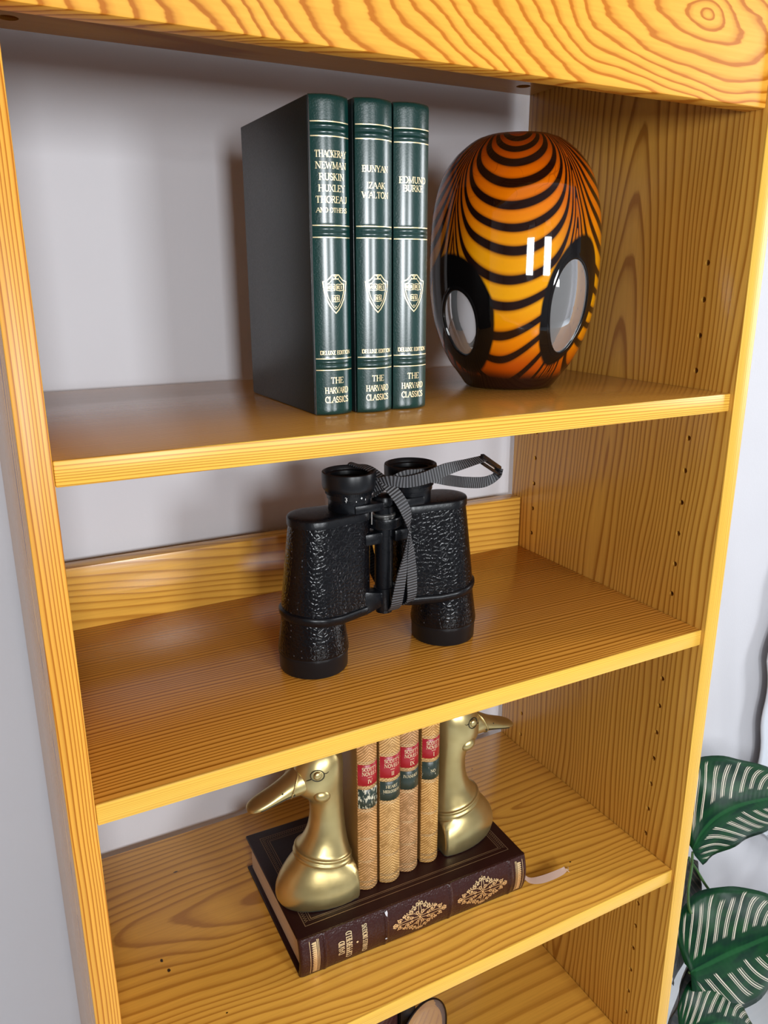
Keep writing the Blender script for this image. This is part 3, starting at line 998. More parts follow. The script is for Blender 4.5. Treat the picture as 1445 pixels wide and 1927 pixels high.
M_STEEL = plain('bare_steel', (0.45, 0.44, 0.42), 0.3, 0.9)
M_WHITE = plain('white_marking', (0.75, 0.75, 0.73), 0.5)
st = NT('ribbed_black_webbing')
stu = st.sep(st.coord('UV'))
rib = st.math('MULTIPLY_ADD', st.math('SINE', st.math('MULTIPLY', stu[0], 2 * PI / 0.0027)), 0.5, 0.5)
edge = st.smooth(st.math('ABSOLUTE', stu[1]), 0.80, 0.93)
st.set(st.mix(rib, (0.003, 0.003, 0.004), (0.105, 0.105, 0.112)), 0.5, 0, 0.45)
st.bump(rib, 0.8, 0.0006)
M_STRAP = st.m

BX0, BX1, BY, MX = 0.205, 0.340, 0.118, 0.2725
EX = 0.0303
bino = thing('binoculars', 'black leatherette binoculars standing on their objective ends, with a webbing neck strap', 'binoculars', (0, 0, Z2 + 0.0004))


def barrel(side):
    ox = BX0 if side < 0 else BX1
    ex = MX + side * EX
    c = (ox, BY)
    br = thing_part('barrel', bino)
    link('objective_cone', lathe_me('objective_cone', [(0.0304, 0.0170), (0.0310, 0.0185), (0.0312, 0.0200), (0.0290, 0.0360), (0.0276, 0.0470), (0.0272, 0.0540)], M_LEATHERETTE, *c, 56), br)
    link('objective_ring', lathe_me('objective_ring', [(0.0270, 0.0), (0.0292, 0.0004), (0.0300, 0.0018), (0.0304, 0.0150), (0.0311, 0.0172), (0.0306, 0.0186)], M_RUBBER, *c, 56), br)

    def H(z, r0, x0, r1, x1, g=0.0):
        return hull2((x0, BY), r0 + g, (x1, BY), r1 + g, z)
    # housing: outer circle follows the barrel, inner circle the eyepiece axis
    def par(t):
        return (0.0274 + (0.0218 - 0.0274) * t, ox + side * (-0.0035) * t * 1.0, 0.0170 + (0.0178 - 0.0170) * t, ex)
    rows = [(0.0500, 0.0), (0.0520, 0.0), (0.0600, 0.05), (0.0800, 0.30), (0.1000, 0.55), (0.1200, 0.82), (0.1325, 1.0)]
    v, f = loft([H(z, par(t)[0], par(t)[1], par(t)[2], par(t)[3]) for z, t in rows])
    me = mesh('prism_housing', v, f, M_LEATHERETTE, True)
    me.set_sharp_from_angle(angle=math.radians(45))
    link('prism_housing', me, br)
    r0, x0, r1, x1 = par(0)
    v, f = loft([H(z, r0, x0, r1, x1, g) for z, g in ((0.0462, -0.006), (0.0466, -0.001), (0.0480, 0.0008), (0.0520, 0.0020), (0.0545, 0.0018), (0.0556, 0.0004))])
    # the band dips at the outer side
    v = [Vector((p.x, p.y, p.z + 0.004 * max(-0.6, min(1.0, (side * (p.x - x0)) / 0.03)) - 0.0006)) for p in v]
    me = mesh('lower_band', v, f, M_BLACKMETAL, True)
    me.set_sharp_from_angle(angle=math.radians(50))
    link('lower_band', me, br)
    r0, x0, r1, x1 = par(1)
    v, f = loft([H(z, r0, x0, r1, x1, g) for z, g in ((0.1318, 0.0002), (0.1322, 0.0012), (0.1378, 0.0012), (0.1392, 0.0004), (0.1398, -0.0020), (0.1402, -0.0060))])
    me = mesh('top_plate', v, f, M_BLACKMETAL, True)
    me.set_sharp_from_angle(angle=math.radians(50))
    link('top_plate', me, br)
    ep = link('eyepiece', lathe_me('eyepiece', [(0.0180, 0.1395), (0.0184, 0.1402), (0.0184, 0.1500), (0.0196, 0.1506), (0.0196, 0.1545), (0.0203, 0.1548), (0.0203, 0.1580), (0.0195, 0.1582)], M_BLACKMETAL, ex, BY, 56), br)
    link('eyecup', lathe_me('eyecup', [(0.0196, 0.1572), (0.0218, 0.1576), (0.0228, 0.1592), (0.0234, 0.1620), (0.0236, 0.1712), (0.0231, 0.1730), (0.0216, 0.1735), (0.0204, 0.1726), (0.0196, 0.1700), (0.0170, 0.1692), (0.0166, 0.1660), (0.0135, 0.1650), (0.0130, 0.1640)], M_RUBBER, ex, BY, 56, 40, (False, False)), br)
    link('ocular_lens', lathe_me('ocular_lens', [(0.0132, 0.1640), (0.0090, 0.1648), (0.0040, 0.1652), (0.0008, 0.1653)], M_OPTIC, ex, BY, 40), br)
    bm = bmesh.new()
    n = 80
    for k in range(n):
        a = 2 * PI * k / n
        bm_box(bm, (-0.0003, 0.0194, 0.1546), (0.0003, 0.0208, 0.1581), 0, 1, Matrix.Translation((ex, BY, 0)) @ Matrix.Rotation(a, 4, 'Z'))
    link('focus_ring_ribs', from_bm('focus_ring_ribs', bm, M_BLACKMETAL), br)
    return br


def thing_part(name, parent):
    o = bpy.data.objects.new(name, None)
    o.empty_display_size = 0.02
    COL.objects.link(o)
    o.parent = parent
    return o


bar_l = barrel(-1)
bar_r = barrel(1)


def on_tube(cx, r):
    return lambda s, z: Vector((cx + r * math.sin(s / r), BY - r * math.cos(s / r), z))


F = Foil(on_tube(MX - EX, 0.01985))
F.text('3', -0.0115, 0.1530, 0.0030, weight=0.9)
F.text('+', 0.0022, 0.1532, 0.0032, weight=0.9)
F.line([(-0.0115, 0.1510), (-0.0115, 0.1502)], 0.0004)
F.line([(-0.0028, 0.1512), (-0.0028, 0.1502)], 0.0005)
F.line([(0.0062, 0.1522), (0.0062, 0.1508)], 0.0005)
link('dioptre_marks', F.me('dioptre_marks', M_WHITE), bar_l)

# hinge, bridge, focus wheel
hy = 0.1120
hinge = thing_part('hinge', bino)
link('hinge_tube', lathe_me('hinge_tube', [(0.0075, 0.0425), (0.0088, 0.0432), (0.0092, 0.0450), (0.0092, 0.0640), (0.0082, 0.0645), (0.0082, 0.1130), (0.0090, 0.1135), (0.0090, 0.1210)], M_BLACKMETAL, MX, hy, 40), hinge)
link('focus_wheel', lathe_me('focus_wheel', [(0.0130, 0.1212), (0.0148, 0.1216), (0.0152, 0.1226), (0.0152, 0.1296), (0.0148, 0.1306), (0.0120, 0.1310)], M_BLACKMETAL, MX, hy, 56), hinge)
bm = bmesh.new()
for k in range(84):
    bm_box(bm, (-0.00025, 0.0148, 0.1228), (0.00025, 0.0157, 0.1294), 0, 1, Matrix.Translation((MX, hy, 0)) @ Matrix.Rotation(2 * PI * k / 84, 4, 'Z'))
link('focus_wheel_ribs', from_bm('focus_wheel_ribs', bm, M_BLACKMETAL), hinge)
link('steel_collar', lathe_me('steel_collar', [(0.0100, 0.1308), (0.0104, 0.1314), (0.0104, 0.1330), (0.0096, 0.1336)], M_STEEL, MX, hy, 40), hinge)
link('spindle', lathe_me('spindle', [(0.0090, 0.1334), (0.0092, 0.1340), (0.0092, 0.1400), (0.0084, 0.1404), (0.0084, 0.1420), (0.0110, 0.1428), (0.0114, 0.1450), (0.0100, 0.1490), (0.0060, 0.1506), (0.0020, 0.1510)], M_BLACKMETAL, MX, hy, 40), hinge)
link('tripod_screw', lathe_me('tripod_screw', [(0.0060, 0.0395), (0.0074, 0.0402), (0.0076, 0.0430)], M_BLACKMETAL, MX, hy, 32), hinge)


def arm(name, side, z0, z1, x_in, x_out, y0, y1, bev=0.0015, flare=0.0):
    bm = bmesh.new()
    xa, xb = sorted((MX + side * x_in, MX + side * x_out))
    bm_box(bm, (xa, y0, z0), (xb, y1, z1), bev, 2)
    if flare:
        for v_ in bm.verts:
            tt = (abs(v_.co.x - MX) - x_in) / (x_out - x_in)
            if v_.co.z < (z0 + z1) / 2:
                v_.co.z -= flare * max(0, tt)
            else:
                v_.co.z += flare * 0.7 * max(0, tt)
    return link(name, from_bm(name, bm, M_BLACKMETAL, True, 40), hinge)


for sd in (-1, 1):
    arm('eyepiece_arm', sd, 0.1392, 0.1468, 0.006, 0.034, 0.0985, 0.1200)
    arm('upper_hinge_arm', sd, 0.1080, 0.1190, 0.006, 0.0230, 0.1015, 0.1190, 0.002)
    arm('lower_hinge_arm', sd, 0.0490, 0.0620, 0.006, 0.0240, 0.1020, 0.1190, 0.002, 0.006)
    bm = bmesh.new()
    bmesh.ops.create_cone(bm, cap_ends=True, segments=12, radius1=0.0007, radius2=0.0007, depth=0.0125, matrix=Matrix.Translation((MX + sd * 0.0165, 0.103, 0.1335)))
    link('focus_rod', from_bm('focus_rod', bm, M_STEEL, True, 40), hinge)
    bm = bmesh.new()
    cx = (BX0 - 0.014) if sd < 0 else (BX1 + 0.010)
    bm_box(bm, (MX + sd * 0.0335 - 0.004, BY + 0.0175, 0.1230), (MX + sd * 0.0335 + 0.004, BY + 0.0245, 0.1300), 0.001, 1)
    link('strap_lug', from_bm('strap_lug', bm, M_BLACKMETAL, True, 40), bar_l if sd < 0 else bar_r)


# neck strap
def ribbon_me(name, P, Wd, mat, th=0.0011, n=10):
    C = catmull([Vector(p) for p in P], n)
    Q = catmull([Vector(w) for w in Wd], n)
    V, F, UV = [], [], []
    L = 0.0
    m = len(C)
    for i in range(m):
        if i:
            L += (C[i] - C[i - 1]).length
        tan = (C[min(i + 1, m - 1)] - C[max(i - 1, 0)]).normalized()
        w = Q[i] - tan * Q[i].dot(tan)
        nr = tan.cross(w)
        nr = nr.normalized() * th / 2 if nr.length > 1e-9 else Vector((0, 0, th / 2))
        for s, o in ((-1, 1), (0, 1), (1, 1), (1, -1), (0, -1), (-1, -1)):
            V.append(C[i] + w * s + nr * o)
            UV.append((L, s))
    for i in range(m - 1):
        for k in range(6):
            a, b = i * 6 + k, i * 6 + (k + 1) % 6
            F.append((a, b, b + 6, a + 6))
    F.append(tuple(reversed(range(6))))
    F.append(tuple(range((m - 1) * 6, m * 6)))
    return mesh(name, V, F, mat, False, UV)


strap = thing_part('neck_strap', bino)
R = []
R.append(('front', [(.2480, .1480, 1.0500), (.2490, .1510, 1.0760), (.2525, .1430, 1.0975), (.2570, .1300, 1.1000), (.2615, .1130, 1.0990), (.2690, .0930, 1.0870), (.2755, .0850, 1.0748), (.2810, .0850, 1.0624), (.2838, .0860, 1.0501)],
          [(.004, 0, .001), (.004, .001, .001), (.0022, .0044, -.0004), (.0024, .0044, .0002), (.0030, .0032, .0016), (.0040, 0, .0026), (.0045, 0, .0022), (.0042, .001, .0016), (.0022, .004, 0)]))
R.append(('left_ply', [(.2836, .0860, 1.0505), (.2820, .0880, 1.0301), (.2790, .0905, 1.0079), (.2768, .0930, .9886), (.2768, .0980, .9750), (.2778, .1100, .9680), (.2820, .1250, .9760), (.2755, .1360, .9960), (.2712, .1385, 1.0142), (.2680, .1410, 1.0318), (.2580, .1440, 1.0520)],
          [(.0018, .004, 0), (.0032, .003, 0), (.0052, .001, .0006), (.0056, 0, .0004), (.0055, 0, 0), (.0052, 0, 0), (.005, 0, 0), (.005, 0, 0), (.005, 0, 0), (.0048, 0, .001), (.004, 0, .003)]))
R.append(('right_ply', [(.2842, .0865, 1.0500), (.2880, .0905, 1.0250), (.2910, .0935, 1.0000), (.2922, .0970, .9800), (.2890, .1060, .9735), (.2840, .1200, .9780)],
          [(.0012, .0042, 0), (.0040, .001, 0), (.0050, 0, 0), (.0045, 0, .001), (.004, 0, .001), (.004, 0, 0)]))
R.append(('out', [(.2380, .1460, 1.0500), (.2482, .1400, 1.0600), (.2565, .1230, 1.0770), (.2620, .1040, 1.0880), (.2690, .0930, 1.0925), (.2818, .0885, 1.0916), (.2989, .0860, 1.0937), (.3214, .0880, 1.0982), (.3482, .0950, 1.0994), (.3690, .1005, 1.1002)],
          [(.004, 0, .003), (.0035, 0, .0042), (.0025, 0, .005), (-.001, 0, .0055), (-.002, 0, .0052), (-.0022, 0, .005), (-.0022, 0, .0052), (-.0018, .0006, .0052), (-.0008, .003, .0028), (.0006, .004, .0016)]))
R.append(('back', [(.3990, .1175, 1.0840), (.3990, .1190, 1.0780), (.3930, .1195, 1.0740), (.3809, .1190, 1.0722), (.3585, .1140, 1.0762), (.3361, .1030, 1.0830), (.3200, .0935, 1.0885), (.3030, .0915, 1.0935), (.2850, .0925, 1.0958), (.2720, .0990, 1.0900), (.2640, .1150, 1.0760)],
          [(-.003, .003, .002), (-.001, .003, .003), (.0012, .001, .0048), (.0005, 0, .0052), (-.001, 0, .0055), (-.0015, 0, .0055), (-.0015, 0, .0054), (-.0006, 0, .0054), (0, 0, .0052), (.002, 0, .005), (.003, 0, .004)]))
for nm, P, Wd in R:
    P = [(a, b, c - Z2) for a, b, c in P]
    link('webbing', ribbon_me('webbing', P, Wd, M_STRAP), strap)
# plastic slide buckle
ba, bb = Vector((.3665, .0995, 1.1030 - Z2)), Vector((.4010, .1185, 1.0835 - Z2))
ax = (bb - ba).normalized()
up = Vector((0.10, 0.15, 0.50))
up = (up - ax * up.dot(ax)).normalized()
sd_ = ax.cross(up)
mt = Matrix((ax, sd_, up)).transposed().to_4x4()
mt.translation = ba
Lb = (bb - ba).length
bm = bmesh.new()
for lo, hi in (((0, -0.0018, -0.0026), (Lb, 0.0018, 0.0020)), ((0, -0.0012, -0.0075), (Lb, 0.0012, -0.0048)), ((0, -0.0012, -0.0075), (0.0028, 0.0012, 0.0012)), ((Lb - 0.0028, -0.0012, -0.0075), (Lb, 0.0012, 0.0012))):
    bm_box(bm, lo, hi, 0.0006, 2, mt)
link('slide_buckle', from_bm('slide_buckle', bm, plain('black_plastic', (0.01, 0.01, 0.011), 0.16), True, 40), strap)

# ------------------------------------------------------------------ the large brown book lying flat
M_BROWN = leather('dark_brown_leather', (0.036, 0.009, 0.007), 0.30, 0.40, 480.0, 0.0008, 0.3)
M_BROWN_COVER = leather('dark_brown_cover', (0.018, 0.004, 0.0035), 0.36, 0.12, 480.0, 0.0004, 0.25)
DL, DDp, DT = 0.2500, 0.1580, 0.0417
DA = math.radians(-1.3)
dc = thing('large_leather_book', 'thick dark brown leather book lying flat under the brass ducks, gilt DAVID COPPERFIELD on spine', 'book', (0.1600, 0.0655, Z3 + 0.0003), DA)
bul = 0.0045


def dspine(z):
    u_ = (z - DT / 2) / (DT / 2)
    return -bul * (1 - u_ * u_)


RIDGES = [0.0245, 0.0868, 0.1580, 0.2300]
xs = sorted(set([0.0, 0.0006, 0.002, 0.004] + [DL * i / 50 for i in range(1, 50)] + [DL - 0.004, DL - 0.002, DL - 0.0006, DL] + [c + d for c in RIDGES for d in (-.0024, -.0016, -.0008, 0, .0008, .0016, .0024)]))
rings = []
nz_ = 16
for x in xs:
    e = min(x, DL - x)
    ins = 0.0 if e > 0.004 else (0.004 - math.sqrt(max(0, 0.004 ** 2 - (0.004 - e) ** 2))) * 0.6
    rb = max([0.0] + [0.0013 * (1 - (abs(x - c) / 0.0022) ** 2) for c in RIDGES if abs(x - c) < 0.0022])
    ring = []
    for k in range(nz_ + 1):
        z = DT / 2 + DT / 2 * math.sin(-PI / 2 + PI * k / nz_)
        zz_ = DT / 2 + (z - DT / 2) * (1 - ins * 6)
        ring.append(Vector((x, dspine(z) + ins - rb * (0.4 + 0.6 * math.cos((z - DT / 2) / (DT / 2) * 1.3)), zz_)))
    for k in range(nz_, -1, -1):
        z = DT / 2 + DT / 2 * math.sin(-PI / 2 + PI * k / nz_) * 0.99
        ring.append(Vector((x, dspine(z) + 0.0045, z)))
    rings.append(ring)
v, f = loft(rings)
me = mesh('spine', v, f, M_BROWN, True)
me.set_sharp_from_angle(angle=math.radians(55))
link('spine', me, dc)
for z0_, z1_ in ((0.0, 0.0032), (DT - 0.0032, DT)):
    link('cover_board', box_me('cover_board', (0.0, 0.0015, z0_), (DL, DDp, z1_), M_BROWN_COVER, 0.0013, 3), dc)
link('page_block', box_me('page_block', (0.0045, 0.0035, 0.0033), (DL - 0.0045, DDp - 0.0045, DT - 0.0033), M_PAGE), dc)


def DS(s, z):
    return Vector((s, dspine(z) - 0.00045, z))


for x0_, sg in ((0.0095, 1), (DL - 0.0055, -1)):
    F = Foil(DS)
    for dx, w_ in ((0.0, 0.0005), (0.0075, 0.0007), (0.0088, 0.0005)):
        F.line([(x0_ + sg * dx, 0.003), (x0_ + sg * dx, DT - 0.003)], w_, 0.002)
    zc = 0.0045
    while zc < DT - 0.0040:
        F.poly([(x0_ + sg * 0.0065, zc - 0.00105), (x0_ + sg * 0.0065, zc + 0.00105), (x0_ + sg * 0.0030, zc + 0.0008), (x0_ + sg * 0.0016, zc), (x0_ + sg * 0.0030, zc - 0.0008)])
        zc += 0.0021
    link('gilt_band', F.me('gilt_band', M_GOLD), dc)
F = Foil(DS)
F.text('DAVID', 0.0400, 0.0205, 0.0056, 0.0150, 90)
F.text('COPPERFIELD', 0.0478, 0.0205, 0.0056, 0.0290, 90)
F.dot((0.0560, 0.0208), 0.0011)
F.text('CHARLES DICKENS', 0.0640, 0.0205, 0.0046, 0.0310, 90)
link('gilt_lettering', F.me('gilt_lettering', M_GOLD_BRIGHT), dc)


def filigree(F, cx, cz, hw, hh):
    def spiral(x, y, r, a0, turns, sgn, w):
        pts = []
        n = int(14 * turns)
        for i in range(n + 1):
            t_ = i / n
            a = a0 + sgn * turns * 2 * PI * t_
            q = r * (1 - 0.8 * t_)
            pts.append((x + q * math.cos(a), y + q * math.sin(a)))
        return pts
    for sx in (-1, 1):
        for sy in (-1, 1):
            def put(pts, w):
                F.line([(cx + sx * px * hw, cz + sy * py * hh) for px, py in pts], w)
            W1_, W2_ = 0.00095, 0.00065
            put([(0.0, 0.0), (0.10, 0.22), (0.22, 0.36), (0.40, 0.40)], W2_)
            put([(0.0, 0.10), (0.06, 0.35), (0.04, 0.62), (0.0, 0.90)], W2_)
            put([(0.06, 0.06), (0.30, 0.10), (0.62, 0.08), (0.92, 0.0)], W2_)
            for x, y, r, a0, tn, sg in ((0.20, 0.62, 0.13, -1.2, 1.2, 1), (0.46, 0.28, 0.14, 2.4, 1.3, -1), (0.74, 0.20, 0.11, 2.8, 1.2, -1), (0.10, 0.30, 0.09, 0.6, 1.1, 1),
                                        (0.90, 0.10, 0.08, 3.0, 1.1, 1), (0.30, 0.14, 0.09, 1.2, 1.1, -1), (0.09, 0.84, 0.085, -0.8, 1.1, -1), (0.34, 0.46, 0.09, 0.5, 1.2, 1), (0.60, 0.40, 0.08, 1.8, 1.1, 1)):
                asp = hw / hh
                pts = spiral(0, 0, r, a0, tn, sg, W1_)
                put([(x + px * 0.85, y + py * asp * 0.72) for px, py in pts], W1_)
            for x, y, r in ((0.20, 0.62, .0009), (0.46, 0.28, .0010), (0.74, 0.20, .0009), (0.0, 0.96, .0008), (0.97, 0.06, .0010), (0.60, 0.40, .0008), (0.36, 0.62, .0008), (0.24, 0.80, .0007), (0.82, 0.32, .0007), (0.48, 0.52, .0008)):
                F.dot((cx + sx * x * hw, cz + sy * y * hh), r, 8)
    F.dot((cx, cz), 0.0012)


for cx in (0.1228, 0.1950):
    F = Foil(DS)
    filigree(F, cx, 0.0208, 0.0295, 0.0170)
    link('gilt_ornament', F.me('gilt_ornament', M_GOLD), dc)
# tooled frame on the top cover
F = Foil(lambda x, y: Vector((x, y, DT + 0.0002)))
M_DULL = plain('dull_gilt', (0.30, 0.20, 0.12), 0.45, 0.6)
for ins, w_ in ((0.0120, 0.0006), (0.0180, 0.0004), (0.0200, 0.0006)):
    a_, b_, c_, d_ = ins, 0.004 + ins * 0.8, DL - ins, DDp - ins
    F.line([(a_, b_), (c_, b_), (c_, d_), (a_, d_), (a_, b_)], w_, 0.01)
y = 0.018
while y < DDp - 0.015:
    F.line([(0.0132, y), (0.0165, y + 0.0012), (0.0132, y + 0.0024)], 0.0005)
    F.line([(DL - 0.0132, y), (DL - 0.0165, y + 0.0012), (DL - 0.0132, y + 0.0024)], 0.0005)
    y += 0.0026
x = 0.016
while x < DL - 0.016:
    F.line([(x, DDp - 0.0132), (x + 0.0012, DDp - 0.0165), (x + 0.0024, DDp - 0.0132)], 0.0005)
    x += 0.0026
F.line([(0.040, 0.045), (DL - 0.04, 0.045), (DL - 0.04, DDp - 0.040), (0.040, DDp - 0.040), (0.040, 0.045)], 0.0005, 0.01)
rnd = random.Random(3)
for k in range(70):
    x, y = rnd.uniform(0.043, 0.075), rnd.uniform(0.075, DDp - 0.043)
    a = rnd.uniform(0, 6.28)
    F.line([(x + 0.004 * q * math.cos(a + q * 5), y + 0.004 * q * math.sin(a + q * 5)) for q in (0.2, 0.4, 0.6, 0.8, 1.0)], 0.0004)
link('tooled_cover_frame', F.me('tooled_cover_frame', M_DULL), dc)
# worn white spots on the second ridge
F = Foil(lambda s, z: Vector((s, dspine(z) - 0.0017, z)))
F.poly([(0.0855, 0.0395), (0.0880, 0.0408), (0.0885, 0.0385), (0.0876, 0.0350), (0.0862, 0.0370)])
link('scuff', F.me('scuff', plain('scuffed_leather', (0.55, 0.53, 0.55), 0.6)), dc)
F = Foil(F.fn)
F.poly([(0.0845, 0.0118), (0.0862, 0.0125), (0.0872, 0.0112), (0.0858, 0.0102)])
link('scuff', F.me('scuff', bpy.data.materials['scuffed_leather']), dc)
# ribbon bookmark
P = [(.4000, .0760, .6620), (.4075, .0680, .6590), (.4130, .0630, .6530), (.4190, .0595, .6485), (.4300, .0560, .6478), (.4430, .0530, .6498), (.4540, .0518, .6516), (.4590, .0520, .6526)]
Wd = [(0, .001, .002), (.0005, .0010, .0018), (.0010, .0020, .0012), (.0012, .0026, .0012), (.0010, .0030, .0020), (.0016, .0026, .0026), (.0022, .0022, .0028), (.0022, .0020, .0028)]
rot = Matrix.Rotation(-DA, 3, 'Z')
P = [rot @ (Vector(p) - Vector((0.16, 0.0655, Z3))) for p in P]
link('ribbon_bookmark', ribbon_me('ribbon_bookmark', P, Wd, plain('pale_satin', (0.42, 0.27, 0.20), 0.35), 0.0004), dc)
F = []
fr_ = [catmull([rot @ (Vector(q) - Vector((0.16, 0.0655, Z3))) for q in Q], 4) for Q in (
    [(.4600, .0525, .6520), (.4640, .0530, .6490), (.4670, .0560, .6455), (.4700, .0600, .6448)], [(.4600, .0520, .6515), (.4635, .0512, .6480), (.4660, .0535, .6450)])]
M_THREAD = plain('pale_thread', (0.62, 0.52, 0.42), 0.6)
for C_ in fr_:
    link('frayed_thread', tube_me('frayed_thread', C_, 0.0003, M_THREAD, 6, 1), dc)

# ------------------------------------------------------------------ four small calf-bound books between the ducks
def calf(name, base, seed):
    m = NT(name)
    co = m.coord()
    c = m.sep(co)
    ax_ = m.math('ABSOLUTE', c[0])
    q = m.math('ADD', m.math('MULTIPLY', c[2], 330.0), m.math('MULTIPLY', ax_, 330.0))
    wv = m.math('MULTIPLY_ADD', m.math('SINE', m.math('MULTIPLY', q, 2 * PI)), 0.5, 0.5)
    br_ = m.math('MULTIPLY_ADD', m.math('SINE', m.math('MULTIPLY', m.math('SUBTRACT', c[2], ax_), 2 * PI * 520.0)), 0.5, 0.5)
    nz = m.noise(m.comb(c[0], m.math('ADD', c[1], seed), c[2]), 140.0, 3, 0.6)
    n2 = m.noise(m.comb(c[0], m.math('ADD', c[1], seed), c[2]), 26.0, 2)
    g = m.math('MULTIPLY', m.smooth(m.math('MULTIPLY', wv, m.math('MULTIPLY_ADD', br_, 0.5, 0.5)), 0.35, 0.8), m.smooth(nz, 0.30, 0.55))
    lo = m.mix(n2, [b * 0.62 for b in base], base)
    hi = [min(1, b * 2.0 + 0.10) for b in base]
    m.set(m.mix(g, lo, hi), m.math('MULTIPLY_ADD', g, -0.1, 0.42), 0.12, 0.5)
    m.bump(m.math('ADD', wv, m.math('MULTIPLY', nz, 0.5)), 0.5, 0.0007)
    return m.m


M_BOARD = plain('brown_calf_board', (0.22, 0.105, 0.028), 0.4)


def label_mat(name, color, worn):
    m = NT(name)
    c = m.sep(m.coord())
    nz = m.noise(m.comb(m.math('MULTIPLY', c[0], 2.5), c[1], m.math('MULTIPLY', c[2], 0.8)), 260.0, 3, 0.6)
    k = m.smooth(nz, 0.74 - worn, 0.82 - worn)
    m.set(m.mix(k, color, (0.55, 0.50, 0.36)), 0.35, 0, 0.5)
    m.bump(nz, 0.15, 0.0004)
    return m.m


def calf_book(x, y, th, H, red, green, base, seed, label, worn_green):
    t = thing('leather_bound_book', label, 'book', (x, y, Z3 + DT + 0.0006), math.radians(-2.0), 'small calf books between the brass ducks')
    mat = calf('tan_calf_leather', base, seed)
    half = th / 2 - 0.0002
    bul_ = 0.0052
    ribs = [0.0035, 0.0300, 0.0560, 0.0820, 0.1110, 0.1370]
    dep = 0.102
    link('spine', make_spine('spine', half, bul_, 0.0025, H, mat, [], 0.002), t)
    for sx in (-1, 1):
        a_, b_ = sorted((sx * half, sx * (half - 0.0022)))
        link('cover_board', box_me('cover_board', (a_, 0.0020, 0.0), (b_, dep, H), M_BOARD, 0.0007, 2), t)
    link('page_block', box_me('page_block', (-half + 0.0023, 0.0030, 0.0025), (half - 0.0023, dep - 0.003, H - 0.0025), M_PAGE), t)

    def S(off):
        return lambda s, z: Vector((s, spine_y(s, half, bul_) - off, z))

    def patch(name, z0, z1, m):
        n = 14
        V, Fc = [], []
        for j, (z, off) in enumerate(((z0, 0.00005), (z0 + 0.0003, 0.00045), (z1 - 0.0003, 0.00045), (z1, 0.00005))):
            for k in range(n + 1):
                s = half * 0.985 * math.sin(-PI / 2 + PI * k / n)
                V.append(S(off)(s, z))
        for j in range(3):
            for k in range(n):
                a = j * (n + 1) + k
                Fc.append((a, a + 1, a + n + 2, a + n + 1))
        return link(name, mesh(name, V, Fc, m, True), t)
    patch('red_title_label', *red, label_mat('red_morocco', (0.33, 0.006, 0.014), 0.02))
    patch('green_title_label', *green, label_mat('green_morocco', (0.020, 0.032, 0.022), worn_green))
    for z in (red[1] + 0.0012, red[1] + 0.0030, red[0] - 0.0012, red[0] - 0.0028, green[1] + 0.0011, green[0] - 0.0012, green[0] - 0.0028, 0.0035, 0.0050, 0.0095, 0.0110,
              0.0330, 0.0345, 0.0590, 0.0605, red[1] + 0.026, red[1] + 0.0275):
        F = Foil(S(0.0004))
        F.line([(-half * .98, z), (half * .98, z)], 0.00055, 0.0015)
        link('gilt_band', F.me('gilt_band', M_GOLD), t)
    F = Foil(S(0.0007))
    zc = (red[0] + red[1]) / 2
    hh = (red[1] - red[0])
    F.text("SCOTT'S", 0.0005, zc + hh * 0.30, 0.0036, th * 0.72, squeeze=1.15, weight=0.85)
    F.text('NOVELS', 0.0005, zc + hh * 0.08, 0.0036, th * 0.72, weight=0.85)
    F.line([(-0.002, zc - hh * 0.09), (0.0025, zc - hh * 0.09)], 0.0005)
    F.text(label_num[seed], 0.0005, zc - hh * 0.28, 0.0040, th * 0.6, weight=0.85)
    zc = (green[0] + green[1]) / 2
    for i, txt in enumerate(label_sub[seed]):
        F.text(txt, 0.0, zc + hh * (0.22 - 0.22 * i), 0.0030, th * 0.76, weight=0.8)
    link('gilt_lettering', F.me('gilt_lettering', M_GOLD_BRIGHT), t)
    return t


label_num = {1: 'IV', 2: 'II', 3: 'IX', 4: 'I'}
label_sub = {1: [], 2: ['HEART', 'MIDLOTHIAN'], 3: ['IVANHOE'], 4: ['', 'NO']}
SB = Z3 + DT + 0.0006
calf_book(0.2458, 0.0960, 0.0205, 0.1780, (0.1180, 0.1405), (0.0930, 0.1140), (0.42, 0.205, 0.060), 1, 'small calf-bound book with the most worn green label, beside the left-facing brass duck', 0.22)
calf_book(0.2690, 0.0945, 0.0220, 0.1800, (0.1200, 0.1430), (0.0950, 0.1160), (0.50, 0.260, 0.075), 2, 'small calf-bound book numbered II on its red label, second from the left-facing duck', 0.06)
calf_book(0.2925, 0.0985, 0.0205, 0.1790, (0.1210, 0.1435), (0.0965, 0.1170), (0.40, 0.200, 0.070), 3, 'small calf-bound book with IVANHOE on its dark label, second from the right-facing duck', 0.04)
calf_book(0.3175, 0.1000, 0.0200, 0.1780, (0.1225, 0.1440), (0.0985, 0.1185), (0.52, 0.250, 0.060), 4, 'small calf-bound book touching the brass duck that faces right', 0.08)

